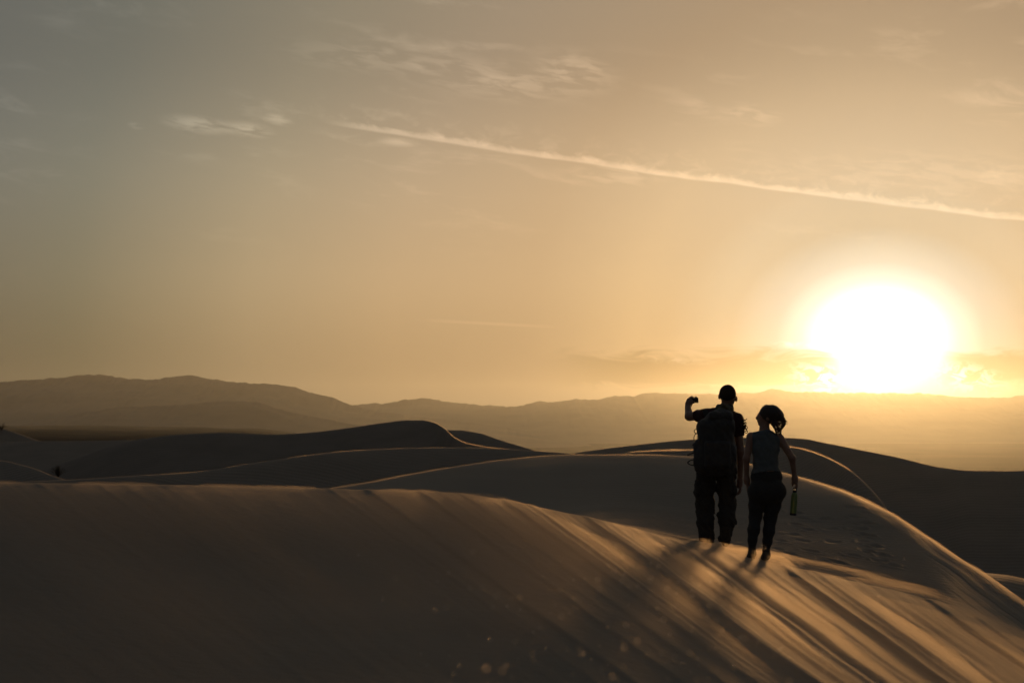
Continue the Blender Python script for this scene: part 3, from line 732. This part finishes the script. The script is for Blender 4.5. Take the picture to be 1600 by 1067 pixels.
# the backpack
pk = empty('backpack', base_m + Vector((0.0, 0.0, 0.80)))
tag(pk, 'bulky black hiking backpack with dangling straps on the person raising a camera', 'backpack')
def pp(px, py, y): x, _, z = mp(px, py); return (x, y, z - 0.80)
Q = Field((-0.34, -0.52, -0.06), (0.32, 0.06, 0.80), 0.0075)
Q.slab((-0.015, -0.26, 0.33), (0.203, 0.125, 0.31), 0.10).ball((-0.025, -0.27, 0.20), (0.235, 0.15, 0.20), 0.05).ball((0.03, -0.25, 0.56), (0.155, 0.135, 0.11), 0.06)
Q.limb([(-0.205, -0.25, 0.08, 0.05), (-0.215, -0.25, 0.34, 0.05)], 0.03); Q.limb([(0.175, -0.25, 0.08, 0.045), (0.165, -0.25, 0.30, 0.045)], 0.03)
Q.wrinkle(0.035, 12, 321)
bag = Q.build('main_bag', M_PACK, pk)
Q = Field((-0.30, -0.52, 0.5), (0.32, 0.06, 0.84), 0.007)
Q.slab((0.035, -0.23, 0.655), (0.135, 0.145, 0.055), 0.05).ball((0.05, -0.22, 0.68), (0.11, 0.11, 0.06), 0.03).ball((-0.075, -0.22, 0.585), (0.11, 0.11, 0.075), 0.05).wrinkle(0.028, 15, 325)
Q.build('lid', M_PACK, pk)
Q = Field((-0.28, -0.56, 0.0), (0.26, -0.25, 0.5), 0.007); Q.slab((-0.01, -0.405, 0.24), (0.145, 0.045, 0.15), 0.04).wrinkle(0.025, 15, 327); Q.build('front_pocket', M_PACK, bag)
for pts in ([(-0.10, -0.14, 0.66), (-0.115, -0.02, 0.725), (-0.105, 0.13, 0.62), (-0.10, 0.15, 0.48), (-0.15, 0.06, 0.30), (-0.17, -0.12, 0.22)],
            [(0.145, -0.14, 0.66), (0.185, -0.02, 0.695), (0.175, 0.13, 0.60), (0.165, 0.15, 0.46), (0.19, 0.06, 0.30), (0.175, -0.12, 0.22)]):
    strap('shoulder_strap', pts, 0.06, 0.016, M_WEB, pk, 24, (1, 0, 0))
strap('hip_belt', [(-0.16, -0.16, 0.20), (-0.20, -0.03, 0.20), (-0.15, 0.13, 0.20), (0.03, 0.175, 0.19), (0.19, 0.13, 0.20), (0.225, -0.03, 0.20), (0.19, -0.16, 0.20)], 0.075, 0.016, M_WEB, pk, 30, (0, 0, 1))
# the flap and loops that stand off the pack's left side in the wind
strap('loose_strap', [pp(1092, 664, -0.18), pp(1087.5, 669, -0.19), pp(1082, 674, -0.19), pp(1086, 678.5, -0.2), pp(1089, 676, -0.2)], 0.03, 0.006, M_WEB, bag, 18)
strap('loose_strap', [pp(1088, 675, -0.2), pp(1083.5, 679, -0.21), pp(1081.5, 685, -0.21), pp(1082.5, 690, -0.2), pp(1085, 694, -0.2)], 0.02, 0.006, M_WEB, bag, 18)
strap('loose_strap', [pp(1086, 707, -0.22), pp(1079, 708.2, -0.24), pp(1074, 709.8, -0.25), pp(1070.8, 711, -0.25)], 0.03, 0.013, M_WEB, bag, 12)
strap('strap_loop', [pp(1087, 720, -0.24), pp(1079, 718.2, -0.25), pp(1074, 719.8, -0.255), pp(1071.3, 722.5, -0.255), pp(1074, 725.2, -0.25), pp(1079, 726.6, -0.25), pp(1087, 727.5, -0.24)], 0.026, 0.011, M_WEB, bag, 26)
tube('cinch_toggle', [[(*pp(1081.5, 693, -0.22), 0.012), (*pp(1080.5, 697, -0.22), 0.014)]], M_WEB, pk, 8)
b_ = lathe('light_gap_piece', [(0.010, 0.0), (0.014, 0.01), (0.012, 0.07), (0.006, 0.08)], M_GAP_BUTTON, bag, 10); b_.location = pp(1144.6, 711, -0.30); b_.rotation_euler = (0, -0.12, 0)  # pale piece added for the light showing between pack and arm
b_.scale = (0.8, 0.4, 1)
lathe('light_gap_piece', [(0.010, 0.0), (0.012, 0.006), (0.010, 0.022)], M_GAP_BUTTON, bag, 8).location = pp(1141, 702, -0.30)  # second added pale piece, imitating the same bright gap
# dry grass-like tuft of cord and tags at the right shoulder
tuft = []
for a in range(16):
    r = random.Random(a); x0, z0 = 1157.5 + r.uniform(-1, 1.5), 659 + r.uniform(0, 15)
    ex, ez = x0 + r.uniform(2.5, 8), z0 + r.uniform(-6, 3)
    tuft.append([(*pp(x0, z0, -0.12), 0.005), (*pp((x0 + ex) / 2 + r.uniform(-1, 1), (z0 + ez) / 2 - r.uniform(0, 2), -0.13 + r.uniform(-.03, .03)), 0.006), (*pp(ex, ez, -0.12 + r.uniform(-.04, .04)), 0.0035)])
for a in range(5):
    r = random.Random(50 + a); cx_, cz_ = 1162 + r.uniform(-2, 2), 662 + 3.3 * a
    tuft.append([(*pp(cx_ + 2.2 * math.cos(t), cz_ + 1.8 * math.sin(t), -0.13), 0.0045) for t in np.linspace(0, 6, 9)])
stuff(tube('cord_tuft', tuft, M_WEB, pk, 5))

# ------------------------------------------------------------------ the person with the bottle
WD_ = 21.0; KW = WD_ / FPX
def wp(px, py, y=0.0): return ((px - 1186) * KW, y, (875.5 - py) * KW)
base_w = at(1186, HORIZON, WD_); base_w.z = min(ground_z(base_w.x, base_w.y) - 0.015, float(slopes(1186, 875.5)[1]) * WD_)
wom = empty('person', base_w)
tag(wom, 'person in slate sleeveless top and black leggings walking with wind-blown hair', 'person')
HW = np.array(wp(1198.5, 649.5, 0.01))
SL, SR = wp(1173, 682, 0.0), wp(1218, 684, 0.0)
EW, WW, HWL = wp(1165.8, 716, -0.03), wp(1166.5, 744, 0.03), wp(1167.5, 753, 0.04)
ER2, WR2, HR2 = wp(1236.5, 715, -0.03), wp(1241.0, 742, 0.01), wp(1242.0, 752, 0.02)
W = Field((-0.24, -0.24, -0.02), (0.50, 0.30, 1.66), 0.006)
def waist(F, g, k=0.05):
    F.ball(wp(1197, 768, -0.02), (0.195 + g, 0.125 + g, 0.13), k).ball(wp(1197, 745, -0.01), (0.165 + g, 0.105 + g, 0.12), k)
    return F
def torso(F, g):
    F.ball(wp(1196, 722, 0.0), (0.128 + g, 0.092 + g, 0.15), 0.05).ball(wp(1196, 700, 0.005), (0.143 + g, 0.102 + g, 0.13), 0.05)
    F.limb([(*wp(1177, 684, 0), 0.050 + g), (*wp(1196, 680, 0), 0.062 + g), (*wp(1214, 686, 0), 0.050 + g)], 0.04); return F
waist(W, 0.0); torso(W, 0.0)
W.limb([(*wp(1196, 680, 0), 0.056), (*wp(1194.5, 669, 0.005), 0.046), (*wp(1195.5, 660, 0.01), 0.047)], 0.03)
W.ball(HW + (0.008, 0.0, 0.012), (0.090, 0.078, 0.096), 0.02).ball(HW + (-0.042, 0.02, -0.050), (0.052, 0.055, 0.058), 0.03)
W.ball(HW + (-0.066, 0.025, -0.010), (0.034, 0.045, 0.050), 0.02).ball(HW + (-0.094, 0.028, -0.022), (0.022, 0.016, 0.020), 0.016).ball(HW + (-0.084, 0.03, -0.062), (0.016, 0.020, 0.010), 0.008).ball(HW + (-0.070, 0.03, -0.088), (0.020, 0.02, 0.016), 0.012)
W.ball(HW + (-0.078, 0.0, 0.012), (0.012, 0.014, 0.010), 0.008).ball(HW + (-0.070, 0.055, 0.012), (0.012, 0.012, 0.010), 0.008)
W.ball(HW + (0.0, -0.075, -0.025), (0.022, 0.012, 0.030), 0.006)
W.limb([(*SL, 0.046), (*EW, 0.035), (*WW, 0.025)], 0.025); W.limb([(*SR, 0.046), (*ER2, 0.035), (*WR2, 0.025)], 0.025)
hx, hy, hz = HWL
hand(W, WW, HWL, [((hx + 0.002, hy + 0.020, hz - 0.036), (hx + 0.004, hy + 0.024, hz - 0.062), (hx + 0.000, hy + 0.020, hz - 0.084)),
                  ((hx + 0.002, hy + 0.006, hz - 0.040), (hx + 0.006, hy + 0.008, hz - 0.068), (hx + 0.002, hy + 0.006, hz - 0.092)),
                  ((hx + 0.002, hy - 0.008, hz - 0.038), (hx + 0.006, hy - 0.008, hz - 0.064), (hx + 0.002, hy - 0.010, hz - 0.086)),
                  ((hx + 0.000, hy - 0.022, hz - 0.032), (hx + 0.004, hy - 0.022, hz - 0.052), (hx + 0.002, hy - 0.022, hz - 0.070))],
     ((hx + 0.022, hy + 0.018, hz - 0.012), (hx + 0.028, hy + 0.024, hz - 0.042)), 0.0085)
hx, hy, hz = HR2
hand(W, WR2, HR2, [((hx + 0.016, hy + 0.020, hz - 0.030), (hx + 0.014, hy + 0.022, hz - 0.056), (hx - 0.008, hy + 0.020, hz - 0.066)),
                   ((hx + 0.020, hy + 0.006, hz - 0.034), (hx + 0.018, hy + 0.006, hz - 0.062), (hx - 0.006, hy + 0.004, hz - 0.070)),
                   ((hx + 0.020, hy - 0.010, hz - 0.032), (hx + 0.018, hy - 0.010, hz - 0.060), (hx - 0.004, hy - 0.010, hz - 0.068)),
                   ((hx + 0.016, hy - 0.024, hz - 0.028), (hx + 0.014, hy - 0.025, hz - 0.050), (hx - 0.002, hy - 0.024, hz - 0.058))],
     ((hx - 0.024, hy + 0.012, hz - 0.010), (hx - 0.024, hy + 0.018, hz - 0.044)), 0.0085)
def legs(F, g, k):
    F.limb([(*wp(1183.5, 768, -0.01), 0.098 + g), (*wp(1181.5, 790, 0.01), 0.077 + g), (*wp(1180, 806, 0.02), 0.061 + g), (*wp(1176.5, 826, -0.03), 0.057 + g), (*wp(1174.0, 842, -0.045), 0.043 + g), (*wp(1173, 857, -0.05), 0.034 + g)], k)
    F.limb([(*wp(1210, 768, -0.01), 0.100 + g), (*wp(1207, 790, 0.01), 0.076 + g), (*wp(1203.5, 809, 0.03), 0.060 + g), (*wp(1200.5, 829, 0.0), 0.056 + g), (*wp(1198, 845, 0.0), 0.042 + g), (*wp(1196, 861, 0.0), 0.033 + g)], k)
    return F
legs(W, 0.0, 0.03)
W.limb([(*wp(1173, 862, -0.06), 0.033), (*wp(1173, 868, 0.02), 0.03), (*wp(1172, 870.5, 0.09), 0.026)], 0.02)
W.limb([(*wp(1196, 865, -0.02), 0.033), (*wp(1195.5, 870, 0.06), 0.03), (*wp(1195, 871, 0.13), 0.026)], 0.02)
W.build('body', M_SKIN2, wom)
T = Field((-0.20, -0.20, 0.86), (0.40, 0.20, 1.44), 0.006)
waist(T, 0.012); torso(T, 0.010)
T.wrinkle(0.014, 20, 341)
T.keep(lambda x, y, z: np.maximum(np.maximum(0.935 + 0.015 * np.sin(14 * x) - z, z - 1.385 + 0.25 * np.abs(x - 0.07)), np.maximum(wp(1174.5, 0)[0] - x - 0.12 * np.maximum(1.2 - z, 0), x - wp(1217.5, 0)[0] - 0.12 * np.maximum(1.2 - z, 0))))
T.build('tank_top', M_TOP, wom)
L = Field((-0.22, -0.24, 0.06), (0.36, 0.20, 1.04), 0.006)
waist(L, 0.004); L.ball(wp(1184, 766, -0.07), (0.105, 0.085, 0.105), 0.04).ball(wp(1210, 766, -0.07), (0.107, 0.085, 0.105), 0.04)
legs(L, 0.004, 0.03); L.wrinkle(0.007, 22, 345)
L.keep(lambda x, y, z: np.maximum(z - 0.955, 0.13 - z))
L.build('leggings', M_LEGGING, wom)
for a, b, c in ((wp(1173, 863, -0.065), wp(1173, 868, 0.02), wp(1172, 869.5, 0.10)), (wp(1196, 866, -0.025), wp(1195.5, 869.5, 0.06), wp(1195, 870.5, 0.14))):
    q = Field(np.minimum(a, c) - np.array([0.07, 0.07, 0.06]), np.maximum(a, c) + np.array([0.07, 0.07, 0.12]), 0.006)
    q.limb([(*a, 0.042), (*b, 0.040), (*c, 0.034)], 0.02); q.limb([(*a, 0.04), (a[0], a[1] + 0.015, a[2] + 0.05, 0.042)], 0.02); q.keep(lambda x, y, z: 0.010 - z); q.build('shoe', M_BOOT, wom)
H = Field((-0.05, -0.16, 1.28), (0.34, 0.16, 1.68), 0.005)
H.ball(HW + (0.020, -0.004, 0.020), (0.100, 0.090, 0.100), 0.02).ball(HW + (0.055, -0.01, 0.010), (0.085, 0.082, 0.088), 0.02).limb([(*(HW + (0.06, -0.01, 0.03)), 0.075), (*(HW + (0.115, -0.01, 0.00)), 0.052), (*(HW + (0.150, 0.0, -0.025)), 0.032)], 0.03).ball(HW + (0.085, 0.0, 0.03), (0.07, 0.06, 0.06), 0.03)
H.wrinkle(0.012, 30, 351)
H.keep(lambda x, y, z: np.minimum(1.0 * (HW[0] - 0.078 - x) - 0.5 * (z - HW[2] - 0.010), HW[2] - 0.05 - 0.4 * (x - HW[0]) - z + 0.05))
hair = H.build('hair', M_HAIR, wom)
strands = []
arc = [wp(1207, 634), wp(1214, 638), wp(1220.5, 646), wp(1226.3, 655), wp(1226.8, 662), wp(1222.5, 669), wp(1217.5, 674.5)]
for a in range(34):
    r = random.Random(400 + a); j = r.uniform(-1, 1); s_ = r.uniform(0, 1) ** 1.5
    p = [(x - 0.040 * s_ * (i > 0) + r.uniform(-.003, .003), 0.02 * j + 0.015 * r.uniform(-1, 1), z - 0.016 * s_ + r.uniform(-.003, .003), 0.0042 * (1 - 0.35 * i / 6)) for i, (x, y, z) in enumerate(arc)]
    strands.append([tuple(v) for v in spline(p, 16)])
for a in range(34):   # pony tail down to the shoulder
    r = random.Random(500 + a); o = r.uniform(-1, 1)
    p = [(*wp(1205 + 4.5 * o, 652 + r.uniform(-3, 3)), .005), (*wp(1209 + 4.8 * o, 662 + r.uniform(-2, 2)), .0045), (*wp(1213 + 4 * o, 670 + r.uniform(-2, 2)), .0035), (*wp(1216 + 4.5 * o, 676 + r.uniform(-4, 5)), .0018)]
    p = [(x, -0.05 + 0.03 * r.uniform(-1, 1), z, q_) for x, y, z, q_ in p]; strands.append([tuple(v) for v in spline(p, 12)])
for a in range(56):   # loose strands crossing the lit hollow
    r = random.Random(600 + a); z0 = r.uniform(650, 668); x1 = r.uniform(1218, 1225)
    p = [(*wp(1211, z0 - 4), .003), (*wp(1215 + r.uniform(-1, 1), z0 + r.uniform(-3, 3)), .003), (*wp(x1, z0 + r.uniform(-4, 5)), .0025)]
    p = [(x, -0.01 + 0.03 * r.uniform(-1, 1), z, q_) for x, y, z, q_ in p]; strands.append([tuple(v) for v in spline(p, 9)])
for a in range(26):   # flyaway hairs
    r = random.Random(700 + a); x0, z0 = r.choice([(1204, 633), (1210, 636), (1215, 641), (1221, 648), (1225, 657)])
    p = [(*wp(x0 + r.uniform(-2, 1), z0 + 1), .0022), (*wp(x0 + r.uniform(1, 3.5), z0 + r.uniform(-1.5, 2)), .002), (*wp(x0 + r.uniform(3, 8), z0 + r.uniform(-1, 7)), .0012)]
    p = [(x, 0.03 * r.uniform(-1, 1), z, q_) for x, y, z, q_ in p]; strands.append([tuple(v) for v in spline(p, 8)])
stuff(tube('loose_hair', strands, M_HAIR, hair, 5))

# the bottle
gl, k_, b__ = new_mat('green_bottle_plastic', (0.10, 0.26, 0.05), 0.35, 0.5); b__.inputs['Transmission Weight'].default_value = 0.08; b__.inputs['IOR'].default_value = 1.3
k_.put(b__.inputs['Base Color'], k_.mix(k_.smooth(k_.noise(k_.node('ShaderNodeTexCoord').outputs['Object'], 30, 3), .35, .65), (0.14, 0.21, 0.08), (0.17, 0.24, 0.095)))
bt = empty('water_bottle', base_w + Vector(wp(1238.6, 804.5, 0.02))); bt.rotation_euler = (0, math.radians(4.5), 0)
tag(bt, 'slim green water bottle hanging from the right hand of the person in leggings', 'bottle')
lathe('bottle_body', [(0.033, 0.012), (0.0345, 0.02), (0.0345, 0.09), (0.0335, 0.10), (0.0345, 0.11), (0.0345, 0.20), (0.031, 0.222), (0.022, 0.238), (0.019, 0.244)], gl, bt)
lathe('base_cap', [(0.029, 0.0), (0.0345, 0.004), (0.0355, 0.024), (0.0347, 0.0245)], M_CAMERA, bt)
sc_ = lathe('screw_cap', [(0.021, 0.242), (0.022, 0.246), (0.022, 0.266), (0.019, 0.270)], M_CAMERA, bt)
tube('carry_loop', [[(0.018 * math.cos(t), 0.0, 0.268 + 0.030 * math.sin(t), 0.004) for t in np.linspace(0, math.pi, 14)]], M_WEB, sc_, 8)
# ------------------------------------------------------------------ blown sand
def volume_mat(name, color, lobes):
    """even air; each lobe is (density, forwardness): fine dust scatters wide, coarse dust straight ahead"""
    m = bpy.data.materials.new(name); m.use_nodes = True
    nt = m.node_tree; nt.nodes.clear()
    o = nt.nodes.new('ShaderNodeOutputMaterial'); out = None
    for density, g, *own in lobes:
        v = nt.nodes.new('ShaderNodeVolumePrincipled')
        v.inputs['Color'].default_value = (*(own[0] if own else color), 1); v.inputs['Density'].default_value = density
        v.inputs['Anisotropy'].default_value = g
        if out is None: out = v.outputs[0]
        else:
            a = nt.nodes.new('ShaderNodeAddShader'); nt.links.new(out, a.inputs[0]); nt.links.new(v.outputs[0], a.inputs[1]); out = a.outputs[0]
    nt.links.new(out, o.inputs['Volume'])
    return m

M_BLOWN = volume_mat('blown_sand', (1.0, 0.91, 0.77), [(0.11, 0.8)])
M_VEIL = volume_mat('thin_dust', (1.0, 0.90, 0.76), [(0.013, 0.75)])
rs = slice(60, None, 2); cs = slice(None, None, 2)
Xs, Ys, Zs = XD[rs, cs], YD[rs, cs], ZD[rs, cs]
dFs, dMs, pxs, scs = DFg[:, cs] + 0 * Xs, DMg[:, cs] + 0 * Xs, PXG[rs, cs], sc[rs, cs]
o = dFs - Ys                                   # metres in front of the near crest
g = lambda c, s_: np.exp(-((scs - c) / s_) ** 2)
streak = fbm(scs / 22 + 5, o * 0.12, 221, 3, 0.55)
fine = fbm(scs / 7, o * 0.3, 224, 2)
along = sstep(o, -0.6, 0.2) * (1 - sstep(o, 3.5, 9.5))
rib = 1.0 * g(856, 15) + 0.85 * g(948, 22) + 0.7 * g(1022, 16) + 0.45 * g(1066, 10) + sstep(scs, 1070, 1120) * sstep(streak, 0.45, 0.7) * 0.6
T = along * rib * (0.04 + 0.22 * sstep(o, 0.0, 4.5)) * (0.55 + 0.7 * fine)
crest = np.exp(-(o / 0.55) ** 2)
T = T + crest * sstep(pxs, 830, 1000) * (1 - sstep(pxs, 1500, 1620)) * 0.034 * (0.4 + 1.0 * fbm(pxs / 40, None, 231, 3))
T = T + 0.11 * np.exp(-((o + 0.2) / 0.9) ** 2) * sstep(pxs, 1060, 1110) * (1 - sstep(pxs, 1215, 1260))     # round the walkers' feet
# patches lifting off the left-hand crest
lift = sstep(fbm(pxs / 95 + 0.4 * o + 2.2, None, 235, 3), 0.46, 0.68)
T = T + np.exp(-((o - 0.35) / 0.8) ** 2) * lift * (1 - sstep(pxs, 760, 900)) * 0.06
# sheet of sand running over the saddle behind the crest
back = -o
T = T + sstep(back, 0.1, 0.6) * (1 - sstep(back, 1.2, 3.2)) * sstep(pxs, 1080, 1200) * (1 - sstep(pxs, 1430, 1540)) * 0.075 * sstep(fbm(Xs * 0.9, Ys * 2.0, 241, 3), 0.3, 0.65)
# sand smoking along the far crest
m_ = Ys - dMs
T = T + 0.05 * np.exp(-(m_ / 0.55) ** 2) * (0.5 + 0.8 * fbm(pxs / 60, None, 245, 3))
T = T + 0.045 * np.exp(-((m_ + 1.0) / 1.6) ** 2) * sstep(pxs, 1200, 1330) * (1 - sstep(pxs, 1560, 1700)) * (0.5 + 0.8 * fbm(pxs / 30, m_ * .7, 247, 3))
stuff(shell('blowing_sand', Xs, Ys, Zs, np.maximum(T, 0), M_BLOWN, 0.3, 0.03), 'backlit streaks of sand blowing off the near dune crest', 'sand')
V = 0.36 * (1 - 0.35 * sstep(pxs, 1000, 1200)) * sstep(o, 0.0, 3.0) * (1 - sstep(o, 6.0, 10.0)) * (0.55 + 0.6 * fbm(scs / 120, o * .1, 251, 3))
stuff(shell('drifting_dust', Xs[:, ::3], Ys[:, ::3], Zs[:, ::3], V[:, ::3], M_VEIL, 0.4, 0.03), 'thin veil of dust drifting over the near slope', 'dust')
for D, x0, x1, t, wid, seed, lab in ((D_SECOND, 200, 960, 0.06, 0.6, 261, 'thin line of sand smoking off the low dune left of the two people'),
        (D_PEAK, 640, 830, 0.12, 1.1, 263, 'sand smoking off the shoulder of the dark peaked dune'), (D_SMALL, 960, 1350, 0.09, 0.7, 265, 'bright sand spraying off the small crest behind the two people')):
    X, Y, Z, off, px = D
    k = sstep(px, x0, x0 + 40) * (1 - sstep(px, x1 - 40, x1)) * (0.35 + 1.0 * fbm(px / 34, None, seed, 3))
    stuff(shell('blowing_sand', X, Y, Z, t * k[None, :] * (np.exp(-(off / wid) ** 2)[:, None] + (0.8 * sstep(px, 1270, 1310) * (x1 == 1350))[None, :] * np.exp(-((off + 2.5) / 3.0) ** 2)[:, None]), M_BLOWN, 0.6, 0.035), lab, 'sand')
# coarse grains glinting in the air close to the lens
M_GRAIN, _, gb = new_mat('quartz_grain', (0.97, 0.90, 0.78), 0.32, 0.5); gb.inputs['Transmission Weight'].default_value = 1.0; gb.inputs['IOR'].default_value = 1.45
gv, gf = [], []
rg = np.random.default_rng(77)
spots = [(760, 1043, 2.6), (975, 1010, 2.9), (877, 963, 3.4), (1037, 967, 3.6), (785, 1048, 2.8), (1082, 930, 4.5), (1111, 908, 5), (1129, 985, 4.2), (1156, 996, 4.6), (1184, 1003, 4.8), (1015, 905, 4), (1043, 918, 4.2),
         (957, 1056, 3), (910, 1020, 3.2), (978, 976, 3.6), (996, 1000, 3.5), (1078, 1019, 3.3), (783, 785, 4), (934, 905, 3.8), (972, 908, 3.8), (1080, 902, 5), (1286, 1020, 4.6), (1275, 1010, 5)]
for a in range(150):
    spots.append((float(np.clip(rg.normal(1040, 190), 560, 1580)), float(rg.uniform(850, 1064)), float(rg.uniform(3.2, 7))))
for x, y, d in spots:
    d *= 0.84; c = at(x, y, d); r = rg.uniform(0.0011, 0.0016) if len(gv) < 23 * 42 else rg.uniform(0.0007, 0.0013); b0 = len(gv)
    for i in range(1, 6):
        for j in range(8):
            a1, a2 = math.pi * i / 6, 2 * math.pi * j / 8
            gv.append((c.x + r * math.sin(a1) * math.cos(a2), c.y + r * math.sin(a1) * math.sin(a2), c.z + r * math.cos(a1)))
    gv += [(c.x, c.y, c.z + r), (c.x, c.y, c.z - r)]
    for i in range(4):
        for j in range(8): gf.append((b0 + i * 8 + j, b0 + (i + 1) * 8 + j, b0 + (i + 1) * 8 + (j + 1) % 8, b0 + i * 8 + (j + 1) % 8))
    for j in range(8): gf.append((b0 + 40, b0 + j, b0 + (j + 1) % 8)); gf.append((b0 + 41, b0 + 32 + (j + 1) % 8, b0 + 32 + j))
stuff(mesh_obj('airborne_grains', gv, gf, M_GRAIN), 'sand grains glinting in the air over the near slope', 'sand grains')

# ------------------------------------------------------------------ desert shrubs
M_LEAF = mottled('dry_shrub_leaf', (0.035, 0.040, 0.022), (0.05, 0.045, 0.028), 6, 0.8, 0.2)
M_STEM = mottled('shrub_stem', (0.07, 0.05, 0.035), (0.045, 0.035, 0.025), 9, 0.9, 0.15)
def shrub(loc, h, wd, n, seed, label):
    r = random.Random(seed); root = empty('desert_shrub', loc); tag(root, label, 'shrub', 'desert shrubs')
    paths, V, F = [], [], []
    for a in range(n):
        an = r.uniform(0, 6.283); sp = r.uniform(0.1, 1.0); L = h * r.uniform(0.55, 1.0) * math.sqrt(1.05 - 0.75 * sp * sp)
        e = Vector((math.cos(an) * wd * sp, math.sin(an) * wd * sp, L)); m = e * 0.5 + Vector((r.uniform(-1, 1), r.uniform(-1, 1), 0.6)) * 0.1 * h
        pts = [tuple(v) for v in spline([(0, 0, -0.05 * h, 0.02 * h), (*m, 0.012 * h), (*e, 0.004 * h)], 8)]; paths.append(pts)
        for q in range(16):
            p = Vector(pts[r.randint(2, 7)][:3]) + Vector((r.gauss(0, 1), r.gauss(0, 1), r.gauss(0, 1))) * 0.05 * h
            d1 = Vector((r.gauss(0, 1), r.gauss(0, 1), r.gauss(0, 1))).normalized() * h * 0.035; d2 = d1.orthogonal().normalized() * h * 0.016
            b0 = len(V); V += [tuple(p - d1), tuple(p + d2), tuple(p + d1), tuple(p - d2)]; F.append((b0, b0 + 1, b0 + 2, b0 + 3))
    tube('stems', paths, M_STEM, root, 5); f = mesh_obj('foliage', V, F, M_LEAF, root, smooth=False)
shrub(at(91, 744, 66.5), 0.38, 0.28, 50, 5, 'dark rounded desert shrub in the dim hollow at far left')
shrub(at(2, 672, 248), 1.0, 0.9, 22, 9, 'dark shrub on the small tan dune at the far left edge')
# ------------------------------------------------------------------ air
def box(name, lo, hi, mat):
    v = [(x, y, z) for x in (lo[0], hi[0]) for y in (lo[1], hi[1]) for z in (lo[2], hi[2])]
    f = [(0, 1, 3, 2), (4, 6, 7, 5), (0, 4, 5, 1), (2, 3, 7, 6), (0, 2, 6, 4), (1, 5, 7, 3)]
    return mesh_obj(name, v, f, mat, smooth=False)
stuff(box('haze', (-14500, -6500, FLOOR - 2.5), (14500, 26300, 500), volume_mat('haze_air', None, [(4.5e-6, 0.9, (1, 0.97, 0.88)), (1.5e-5, 0.5, (0.72, 0.90, 1.0))])),
      'pale evening haze filling the valley air', 'haze')
